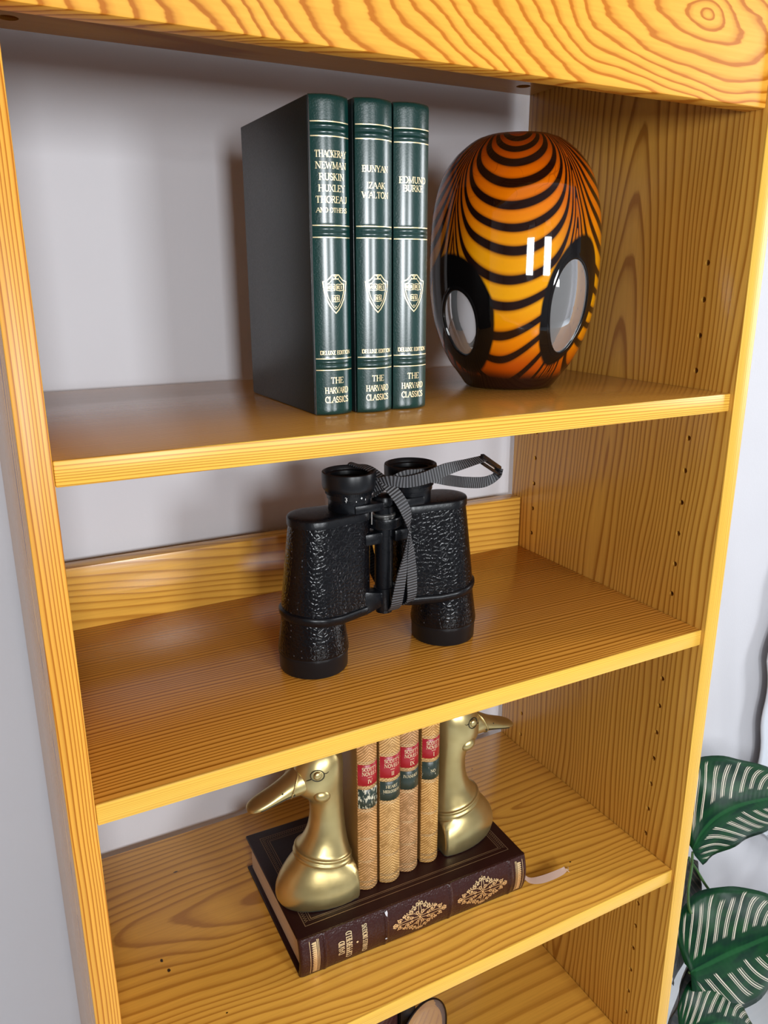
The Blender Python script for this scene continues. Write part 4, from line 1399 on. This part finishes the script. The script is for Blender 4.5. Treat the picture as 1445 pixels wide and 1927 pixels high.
# ------------------------------------------------------------------ the brass duck bookends
mb = NT('aged_brass')
bco = mb.coord()
b1 = mb.noise(bco, 16.0, 3, 0.6)
b2 = mb.noise(bco, 90.0, 3, 0.6)
bz = mb.sep(bco)[2]
brc = mb.mix(mb.smooth(b1, 0.35, 0.7), (0.46, 0.35, 0.145), (0.62, 0.50, 0.23))
ver = mb.math('MULTIPLY', mb.math('SUBTRACT', 1.0, mb.smooth(mb.math('ADD', bz, mb.math('MULTIPLY', b2, 0.006)), 0.0035, 0.0060)), 0.75)
brc = mb.mix(ver, brc, (0.16, 0.26, 0.28))
mb.set(brc, mb.math('MULTIPLY_ADD', b2, 0.16, 0.26), 0.92, 0.5)
mb.p.inputs['Metallic'].default_value = 0.88
mb.bump(mb.math('ADD', b2, b1), 0.05, 0.0006)
M_BRASS = mb.m
M_GROOVE = plain('dark_groove', (0.035, 0.028, 0.014), 0.5, 0.4)  # dark colour for the mouth, nostril and eye lines


def make_duck(label, x, y, facing):
    t = thing('duck_bookend', label, 'bookend', (x, y, SB), 0.0 if facing > 0 else PI, 'pair of brass duck bookends')
    # local axes: +x = the way the bill points, x = 0 the flat back
    n = 40
    K = [  # z, centre x, half length x, half width y, tilt dz/dx
        (0.0000, 0.0190, 0.0490, 0.0290, 0.00), (0.0015, 0.0195, 0.0520, 0.0305, 0.00), (0.0080, 0.0200, 0.0550, 0.0320, 0.02), (0.0160, 0.0200, 0.0543, 0.0322, 0.05),
        (0.0240, 0.0200, 0.0500, 0.0310, 0.10), (0.0310, 0.0205, 0.0433, 0.0286, 0.16), (0.0365, 0.0222, 0.0356, 0.0260, 0.22), (0.0395, 0.0240, 0.0311, 0.0250, 0.25),
        (0.0405, 0.0266, 0.0290, 0.0258, 0.26), (0.0425, 0.0264, 0.0292, 0.0260, 0.26), (0.0440, 0.0262, 0.0280, 0.0250, 0.26), (0.0450, 0.0261, 0.0278, 0.0248, 0.26),
        (0.0465, 0.0260, 0.0284, 0.0254, 0.26), (0.0480, 0.0258, 0.0280, 0.0250, 0.26), (0.0490, 0.0256, 0.0258, 0.0232, 0.26), (0.0540, 0.0246, 0.0232, 0.0212, 0.23), (0.0620, 0.0232, 0.0202, 0.0186, 0.17),
        (0.0720, 0.0220, 0.0178, 0.0168, 0.10), (0.0840, 0.0214, 0.0164, 0.0158, 0.04), (0.0950, 0.0216, 0.0162, 0.0158, 0.0), (0.1040, 0.0232, 0.0175, 0.0166, -0.06),
        (0.1120, 0.0268, 0.0212, 0.0180, -0.12), (0.1190, 0.0290, 0.0238, 0.0192, -0.14), (0.1270, 0.0296, 0.0246, 0.0198, -0.12), (0.1350, 0.0290, 0.0238, 0.0192, -0.10),
        (0.1420, 0.0280, 0.0212, 0.0172, -0.08), (0.1475, 0.0272, 0.0168, 0.0138, -0.05), (0.1510, 0.0268, 0.0110, 0.0092, 0.0), (0.1524, 0.0266, 0.0050, 0.0042, 0.0)]
    def up(z):
        return z if z < 0.049 else 0.049 + (z - 0.049) * 1.075
    KV = catmull([Vector((up(a[0]), a[1], a[2])) for a in K], 3)
    KW = catmull([Vector((a[3], a[4], 0)) for a in K], 3)
    rings = []
    for p, q in zip(KV, KW):
        z, cx, hx, hyv, tl = p.x, p.y, p.z, q.x, q.y
        ring = []
        for k in range(n):
            a = 2 * PI * k / n
            px = cx + hx * math.cos(a)
            py = hyv * math.sin(a)
            flat = 0.0012
            if px < flat:
                px = flat
            pz = z + tl * (px - 0.022) * 0.9
            ring.append(Vector((px, py, max(0.0, pz))))
        rings.append(ring)
    v, f = loft(rings)
    me = mesh('body', v, f, M_BRASS, True)
    me.set_sharp_from_angle(angle=math.radians(70))
    link('body', me, t)
    # bill
    B = [  # x, z centre, half height, half width
        (0.0400, 0.1235, 0.0120, 0.0135), (0.0470, 0.1232, 0.0125, 0.0140), (0.0530, 0.1225, 0.0122, 0.0136), (0.0600, 0.1205, 0.0098, 0.0122), (0.0700, 0.1175, 0.0072, 0.0114), (0.0800, 0.1148, 0.0056, 0.0112),
        (0.0880, 0.1128, 0.0046, 0.0106), (0.0940, 0.1113, 0.0036, 0.0088), (0.0975, 0.1104, 0.0024, 0.0058), (0.0988, 0.1100, 0.0008, 0.0020)]
    B = [(b[0], up(b[1]), b[2] * 1.05, b[3]) for b in B]
    BV = catmull([Vector((a[0], a[1], a[2])) for a in B], 3)
    BW = catmull([Vector((a[3], 0, 0)) for a in B], 3)
    rings = []
    for p, q in zip(BV, BW):
        ring = []
        for k in range(28):
            a = 2 * PI * k / 28
            cyv, szv = math.cos(a), math.sin(a)
            sy_ = abs(cyv) ** 0.8 * (1 if cyv > 0 else -1)
            ring.append(Vector((p.x, q.x * sy_, p.y + p.z * szv * (1.0 if szv > 0 else 0.85))))
        rings.append(ring)
    v, f = loft(rings)
    me = mesh('bill', v, f, M_BRASS, True)
    bill = link('bill', me, t)
    # mouth line, nostrils, and the seam where the bill meets the face
    bx_, bzc, bhw, bhh = [b[0] for b in B], [b[1] for b in B], [b[3] for b in B], [b[2] for b in B]
    for sy in (-1, 1):
        pts = []
        for i in range(9):
            x_ = 0.057 + 0.032 * i / 8
            pts.append((x_, sy * (interp(x_, bx_, bhw) * 0.985 + 0.0001), interp(x_, bx_, bzc) - interp(x_, bx_, bhh) * 0.26))
        link('mouth_groove', tube_me('mouth_groove', pts, 0.0005, M_GROOVE), bill)
        bm = bmesh.new()
        bmesh.ops.create_uvsphere(bm, u_segments=10, v_segments=6, radius=0.0010, matrix=Matrix.Translation((0.068, sy * 0.0098, up(0.1215))))
        link('nostril', from_bm('nostril', bm, M_GROOVE, True), bill)
    pts = []
    for i in range(33):
        a = 2 * PI * i / 32
        cyv, szv = math.cos(a), math.sin(a)
        x_ = 0.0545 + 0.0045 * abs(cyv) ** 1.5 - 0.004 * szv
        q = interp(x_, bx_, bhw) * (abs(cyv) ** 0.8) * (1 if cyv > 0 else -1)
        pts.append((x_, q * 1.01, interp(x_, bx_, bzc) + interp(x_, bx_, bhh) * szv * (1.0 if szv > 0 else 0.85) * 1.01))
    link('bill_seam', tube_me('bill_seam', pts, 0.0009, M_BRASS, 8, 2), bill)
    for sy in (-1, 1):
        ey = thing_part('eye', t)
        ex_, ez = 0.0370, up(0.1345)
        ys = sy * 0.0182
        bm = bmesh.new()
        bmesh.ops.create_uvsphere(bm, u_segments=20, v_segments=12, radius=0.0040, matrix=Matrix.Translation((ex_, ys, ez)) @ Matrix.Diagonal((1, 0.55, 1, 1)))
        link('eyeball', from_bm('eyeball', bm, M_BRASS, True), ey)

        def face(px, pz):
            hx_, hy_ = interp(pz, [p.x for p in KV], [p.z for p in KV]), interp(pz, [p.x for p in KV], [q.x for q in KW])
            cx_ = interp(pz, [p.x for p in KV], [p.y for p in KV])
            uu = max(-0.999, min(0.999, (px - cx_) / hx_))
            return Vector((px, sy * (hy_ * math.sqrt(1 - uu * uu) + 0.0001), pz))
        ring = [face(ex_ + 0.0060 * math.cos(2 * PI * k / 20), ez - 0.0002 + 0.0050 * math.sin(2 * PI * k / 20)) for k in range(21)]
        link('eye_line', tube_me('eye_line', ring, 0.0005, M_GROOVE, 6, 2), ey)
        link('eye_line', tube_me('eye_line', [face(ex_ + q, ez + w_) for q, w_ in ((-0.0062, 0.0010), (-0.0085, 0.0006), (-0.0105, 0.0016))], 0.0004, M_GROOVE, 6, 3, 0.0002), ey)
        link('eye_line', tube_me('eye_line', [face(ex_ + q, ez + w_) for q, w_ in ((0.0052, -0.0026), (0.0078, -0.0040), (0.0098, -0.0048))], 0.0005, M_GROOVE, 6, 3, 0.0002), ey)
        bm = bmesh.new()
        bmesh.ops.create_uvsphere(bm, u_segments=24, v_segments=14, radius=1.0, matrix=Matrix.Translation((0.0325, sy * 0.0160, up(0.1125))) @ Matrix.Rotation(math.radians(-25), 4, 'Y') @ Matrix.Diagonal((0.0086, 0.0052, 0.0066, 1)))
        link('cheek', from_bm('cheek', bm, M_BRASS, True), t)
    return t


make_duck('brass duck head bookend facing left, at the title end of the brown book', 0.2335, 0.1150, -1)
make_duck('brass duck head bookend facing right, half hidden under the shelf above', 0.3330, 0.1220, 1)

# ------------------------------------------------------------------ things on the lowest visible shelf
M_EMB = leather('embossed_brown_leather', (0.060, 0.020, 0.018), 0.34, 0.9, 170.0, 0.0018)
eb = thing('embossed_leather_book', 'dark brown embossed leather book on the lowest visible shelf', 'book', (0.2820, 0.135, Z4 + 0.0004))
link('spine', make_spine('spine', 0.019, 0.005, 0.003, 0.21, M_EMB, [0.03, 0.07, 0.11, 0.15, 0.19]), eb)
for sx in (-1, 1):
    a_, b_ = sorted((sx * 0.019, sx * 0.0165))
    link('cover_board', box_me('cover_board', (a_, 0.003, 0), (b_, 0.13, 0.21), M_EMB, 0.0008, 2), eb)
link('page_block', box_me('page_block', (-0.0164, 0.0036, 0.003), (0.0164, 0.127, 0.207), M_PAGE), eb)
bb2 = thing('black_book', 'black smooth-covered book beside the embossed book, lens leaning on it', 'book', (0.3120, 0.130, Z4 + 0.0004))
M_BLK = leather('black_cloth', (0.006, 0.005, 0.006), 0.4, 0.1, 600)
link('spine', make_spine('spine', 0.0095, 0.004, 0.0025, 0.2, M_BLK, []), bb2)
for sx in (-1, 1):
    a_, b_ = sorted((sx * 0.0095, sx * 0.0075))
    link('cover_board', box_me('cover_board', (a_, 0.003, 0), (b_, 0.125, 0.2), M_BLK, 0.0007, 2), bb2)
link('page_block', box_me('page_block', (-0.0074, 0.0034, 0.003), (0.0074, 0.122, 0.197), M_PAGE), bb2)
mag = thing('magnifying_glass', 'round thin-rimmed magnifying lens leaning upright against the black book', 'magnifier', (0.3300, 0.1180, Z4 + 0.0006), math.radians(20))
n = 56
Rl = 0.0440
rt = math.radians(8)


def lp(r, a, d):
    x_, z_ = r * math.cos(a), r * math.sin(a)
    return Vector((x_, d * math.cos(rt) + (z_ + Rl + 0.002) * math.sin(rt), (z_ + Rl + 0.0012) * math.cos(rt) - d * math.sin(rt)))


rings = [[lp(r, 2 * PI * k / n, d) for k in range(n)] for r, d in ((Rl - 0.0008, -0.0012), (Rl + 0.0009, -0.0012), (Rl + 0.0009, 0.0012), (Rl - 0.0008, 0.0012), (Rl - 0.0008, -0.0012))]
v, f = loft(rings, False, False)
link('rim', mesh('rim', v, f, plain('dark_rim', (0.02, 0.012, 0.01), 0.3, 0.5), True), mag)
rings = [[lp(max(r, 1e-4), 2 * PI * k / n, d) for k in range(n)] for r, d in [(Rl * q, -0.0024 * (1 - q * q)) for q in (0.0, 0.25, 0.5, 0.75, 1.0)] + [(Rl * q, 0.0024 * (1 - q * q)) for q in (1.0, 0.75, 0.5, 0.25, 0.0)]]
v, f = loft(rings, False, False)
M_TINT = clear_glass('tinted_lens', (0.85, 0.76, 0.70))
_t = M_TINT.node_tree
_d = _t.nodes.new('ShaderNodeBsdfDiffuse')
_d.inputs[0].default_value = (0.62, 0.45, 0.38, 1)
_s = _t.nodes.new('ShaderNodeMixShader')
_s.inputs[0].default_value = 0.28
_o = _t.nodes['Material Output'].inputs['Surface']
_t.links.new(_o.links[0].from_socket, _s.inputs[1])
_t.links.new(_d.outputs[0], _s.inputs[2])
_t.links.new(_s.outputs[0], _o)
link('lens', mesh('lens', v, f, M_TINT, True), mag)

# ------------------------------------------------------------------ the plant
lf = NT('pinstripe_leaf')
uv = lf.sep(lf.coord('UV'))
lu, lv = uv[0], lf.math('ABSOLUTE', uv[1])
lnz = lf.noise(lf.comb(lf.math('MULTIPLY', lu, 14.0), lf.math('MULTIPLY', uv[1], 0.8), 0.0), 1.6, 2)
sgn = lf.math('MULTIPLY', lf.math('SIGN', uv[1]), 0.31)
q = lf.math('ADD', lf.math('SUBTRACT', lf.math('MULTIPLY', lu, 13.0), lf.math('MULTIPLY', lf.math('POWER', lv, 1.25), 4.3)), sgn)
fq = lf.math('FRACT', q)
cell = lf.math('FLOOR', q)
wn_ = lf.n('ShaderNodeTexWhiteNoise', noise_dimensions='1D')
lf.put(wn_.inputs['W'], cell)
rn = wn_.outputs['Value']


def band(c, w):
    return lf.math('SUBTRACT', 1.0, lf.smooth(lf.math('SUBTRACT', lf.math('ABSOLUTE', lf.math('SUBTRACT', fq, c)), w), -0.02, 0.025))


bnd = lf.math('MAXIMUM', band(0.22, 0.026), lf.math('MAXIMUM', band(0.40, 0.052), lf.math('MULTIPLY', band(0.60, 0.020), lf.math('GREATER_THAN', rn, 0.4))))
msk = lf.math('MULTIPLY', lf.smooth(lf.math('SUBTRACT', lv, lf.math('MULTIPLY', rn, 0.10)), 0.15, 0.19), lf.math('SUBTRACT', 1.0, lf.smooth(lf.math('ADD', lv, lf.math('MULTIPLY', rn, 0.14)), 0.86, 0.93)))
msk = lf.math('MULTIPLY', msk, lf.math('MULTIPLY', lf.smooth(lu, 0.03, 0.08), lf.math('SUBTRACT', 1.0, lf.smooth(lu, 0.90, 0.97))))
mid = lf.math('SUBTRACT', 1.0, lf.smooth(lv, 0.02, 0.05))
gcol = lf.mix(lf.smooth(lf.noise(lf.coord('UV'), 5.0, 2), 0.35, 0.65), (0.0015, 0.021, 0.010), (0.004, 0.045, 0.012))
gcol = lf.mix(lf.math('MULTIPLY', mid, 0.7), gcol, (0.014, 0.085, 0.025))
gcol = lf.mix(lf.math('MULTIPLY', bnd, msk), gcol, (0.66, 0.58, 0.47))
lf.set(gcol, 0.36, 0, 0.11)
lf.bump(lf.math('MULTIPLY_ADD', lf.math('SINE', lf.math('MULTIPLY', q, 2 * PI * 2)), 0.5, 0.5), 0.10, 0.0008)
M_LEAF = lf.m
ld = NT('purple_leaf_back')
ldu = ld.sep(ld.coord('UV'))
lq = ld.math('FRACT', ld.math('SUBTRACT', ld.math('MULTIPLY', ldu[0], 16.0), ld.math('MULTIPLY', ld.math('ABSOLUTE', ldu[1]), 3.0)))
lm = ld.math('MULTIPLY', ld.math('SUBTRACT', 1.0, ld.smooth(ld.math('ABSOLUTE', ld.math('SUBTRACT', lq, 0.5)), 0.10, 0.16)), 0.55)
ld.set(ld.mix(lm, (0.012, 0.014, 0.010), (0.11, 0.075, 0.055)), 0.4)
M_LEAF_BACK = ld.m
M_STEM = plain('green_stem', (0.05, 0.12, 0.03), 0.4)
plant = thing('potted_plant', 'pinstriped calathea with large dark green leaves in a brown pot, beside the bookcase', 'plant', (1.175, 0.160, 0.0))
PB = Vector((1.175, 0.160, 0.0))


def leaf(midpts, upw, dnw, updir, dndir, mat, curl=0.25, rows=26, cols=8, wave=0.003, seed=0):
    C = catmull([Vector(p) - PB for p in midpts], 8)
    L = [0.0]
    for a_, b_ in zip(C, C[1:]):
        L.append(L[-1] + (b_ - a_).length)
    tot = L[-1]
    V, UV, F = [], [], []
    for i in range(rows + 1):
        s = i / rows
        k = max(j for j in range(len(L)) if L[j] <= s * tot + 1e-9)
        k = min(k, len(C) - 2)
        c = C[k].lerp(C[k + 1], (s * tot - L[k]) / max(1e-9, L[k + 1] - L[k]))
        tan = (C[k + 1] - C[k]).normalized()
        pw = (math.sin(PI * min(1, s ** 0.62 * 0.985 + 0.012))) ** 0.62
        for j in range(-cols, cols + 1):
            t_ = j / cols
            d = Vector(updir) if t_ > 0 else Vector(dndir)
            d = (d - tan * d.dot(tan) * 0.1).normalized()
            nr = tan.cross(d).normalized() * (1 if t_ > 0 else -1)
            w = (upw if t_ > 0 else dnw) * pw
            a = abs(t_)
            wv = wave * math.sin(s * 23 + seed + (2 if t_ > 0 else 0)) * a * a
            V.append(c + d * (w * a * (1 - 0.12 * curl * a)) - nr * (w * curl * a * a) + nr * wv - tan * (0.10 * w * a * a * (1 - 2 * s)))
            UV.append((s, t_))
    m = 2 * cols + 1
    for i in range(rows):
        for j in range(m - 1):
            a = i * m + j
            F.append((a, a + 1, a + m + 1, a + m))
    me = mesh('leaf', V, F, mat, True, UV)
    o = link('leaf', me, plant)
    md_ = o.modifiers.new('thickness', 'SOLIDIFY')
    md_.thickness = 0.0007
    return o


def stem(pts, r=0.0022):
    C = catmull([Vector(p) - PB for p in pts], 8)
    rings = []
    for i, c in enumerate(C):
        tan = (C[min(i + 1, len(C) - 1)] - C[max(i - 1, 0)]).normalized()
        q_ = tan.to_track_quat('Z', 'Y')
        rr_ = r * (1.25 - 0.5 * i / len(C))
        rings.append([c + q_ @ Vector((rr_ * math.cos(2 * PI * k / 10), rr_ * math.sin(2 * PI * k / 10), 0)) for k in range(10)])
    v, f = loft(rings)
    link('stem', mesh('stem', v, f, M_STEM, True), plant)


crown = (1.175, 0.160, 0.10)
leaf([(0.7890, 0.150, 0.476), (0.8065, .152, .4980), (0.8400, .155, .5100), (0.8927, .16, .5065), (0.9684, .165, .4889), (1.0779, .17, .4604)], 0.080, 0.068, (-0.10, 0.55, 0.83), (0.30, -0.30, -0.90), M_LEAF, 0.25, seed=1)
stem([crown, (0.93, 0.145, 0.22), (0.800, 0.145, 0.36), (0.7920, .15, .455), (0.790, .150, .472)])
leaf([(0.752, 0.100, 0.322), (0.7857, .10, .3192), (0.8302, .10, .3165), (0.8771, .10, .3105), (0.9262, .10, .3031), (1.030, .10, .2800)], 0.086, 0.108, (0, 0.55, 0.83), (0, -0.35, -0.93), M_LEAF, 0.22, seed=2)
stem([crown, (0.93, 0.125, 0.20), (0.80, 0.108, 0.275), (0.752, 0.102, 0.320)])
leaf([(0.7860, .125, .318), (0.7790, .125, .285), (0.7700, .125, .245), (0.7600, .125, .205), (0.752, .125, .150), (0.748, .12, 0.10)], 0.050, 0.062, (-0.9, -0.3, 0.2), (0.9, -0.2, -0.2), M_LEAF_BACK, 0.2, seed=3)
leaf([(0.700, .060, .270), (0.7450, .060, .268), (0.7900, .060, .248), (0.8400, .060, .208), (0.880, .060, .160), (0.90, .060, 0.11)], 0.058, 0.060, (0.25, 0.65, 0.72), (-0.1, -0.4, -0.9), M_LEAF, 0.2, seed=4)
leaf([(0.8500, .200, .400), (0.8520, .200, .350), (0.8530, .200, .290), (0.8500, .200, .230), (0.845, .195, .185), (0.842, .195, 0.165)], 0.030, 0.026, (-0.9, -0.3, 0.0), (0.95, 0.0, 0.0), M_LEAF_BACK, 0.25, seed=5)
stem([crown, (0.92, 0.17, 0.30), (0.860, 0.198, 0.385), (0.850, .20, .402)])
leaf([(0.98, 0.09, 0.20), (1.02, 0.05, 0.24), (1.08, 0.0, 0.26), (1.15, -0.05, 0.25), (1.21, -0.09, 0.21)], 0.05, 0.05, (0.5, 0.5, 0.6), (-0.5, -0.6, 0.4), M_LEAF, 0.15, seed=6)
stem([crown, (1.02, 0.12, 0.16), (0.98, 0.09, 0.205)])
leaf([(1.20, 0.16, 0.36), (1.23, 0.14, 0.42), (1.27, 0.12, 0.46), (1.32, 0.10, 0.47), (1.37, 0.08, 0.44)], 0.05, 0.05, (0.3, 0.8, 0.4), (-0.2, -0.8, 0.4), M_LEAF, 0.15, seed=7)
stem([crown, (1.12, 0.15, 0.22), (1.20, 0.16, 0.365)])
# one tall leaf reaching beside the upper shelves
leaf([(0.735, 0.060, 1.185), (0.732, 0.075, 1.232), (0.742, 0.095, 1.280), (0.770, 0.105, 1.318), (0.810, 0.110, 1.335), (0.85, 0.110, 1.30)], 0.026, 0.028, (-0.75, 0.1, 0.65), (0.8, 0.1, -0.5), M_LEAF, 0.15, seed=8)
stem([crown, (0.98, 0.12, 0.50), (0.88, 0.07, 0.85), (0.78, 0.055, 1.09), (0.735, 0.06, 1.190)], 0.0024)
M_POT = plain('terracotta', (0.36, 0.20, 0.12), 0.6)
pot = lathe_me('pot', [(0.060, 0.0006), (0.066, 0.002), (0.072, 0.03), (0.082, 0.085), (0.084, 0.088), (0.090, 0.090), (0.092, 0.110), (0.090, 0.113), (0.084, 0.113), (0.082, 0.098)], M_POT, 0, 0, 56, 40, (True, False))
link('pot', pot, plant)
link('soil', lathe_me('soil', [(0.0815, 0.096), (0.0815, 0.0985), (0.05, 0.101), (0.01, 0.102)], leather('potting_soil', (0.03, 0.018, 0.01), 0.9, 1.0, 120, 0.004), 0, 0, 40), plant)

# ------------------------------------------------------------------ white curtain at the right, its hem gathered low
cu = NT('white_curtain_cloth')
cc = cu.coord()
cn = cu.noise(cc, 500.0, 2)
cu.set((0.62, 0.64, 0.69), 0.8, 0, 0.2)
cu.bump(cn, 0.15, 0.0006)
curtain_o = thing('curtain', 'white cloth curtain hanging close to the wall at the right, with a rounded low hem', 'curtain', (1.50, 0.310, 0.0))
V, F = [], []
nu, nv = 70, 130
for j in range(nv + 1):
    t_ = j / nv
    z = 2.30 - (2.30 - 0.175) * t_
    left = interp(z, [0.165, 0.2, 0.24, 0.34, 0.38, 0.43, 0.48, 0.53, 0.62, 0.9, 1.3, 2.3], [1.215, 1.180, 1.155, 1.146, 1.140, 1.136, 1.133, 1.133, 1.122, 1.165, 1.20, 1.22])
    left += 0.012 + 0.004 * math.sin(z * 47)
    for i in range(nu + 1):
        u_ = i / nu
        x_ = left + (1.86 - left) * u_
        fold = 0.011 * math.sin(u_ * 38 + 0.6 * math.sin(z * 2.1)) * min(1, u_ * 6 + 0.12)
        zz_ = z + 0.05 * (1 - min(1, u_ * 9)) ** 2 * max(0.0, (t_ - 0.93) / 0.07)
        V.append(Vector((x_ - 1.50, fold, zz_)))
for j in range(nv):
    for i in range(nu):
        a = j * (nu + 1) + i
        F.append((a, a + 1, a + nu + 2, a + nu + 1))
o = link('cloth', mesh('cloth', V, F, cu.m, True), curtain_o)
md_ = o.modifiers.new('thickness', 'SOLIDIFY')
md_.thickness = 0.003
bm = bmesh.new()
bmesh.ops.create_cone(bm, cap_ends=True, segments=20, radius1=0.012, radius2=0.012, depth=0.9, matrix=Matrix.Translation((0.05, 0.0, 2.312)) @ Matrix.Rotation(PI / 2, 4, 'Y'))
for x_ in (-0.30, 0.36):
    bm_box(bm, (x_ - 0.01, -0.005, 2.30), (x_ + 0.01, 0.0198, 2.325), 0.002, 1)
link('curtain_rod', from_bm('curtain_rod', bm, plain('white_rod', (0.75, 0.75, 0.75), 0.4), True, 40), curtain_o)
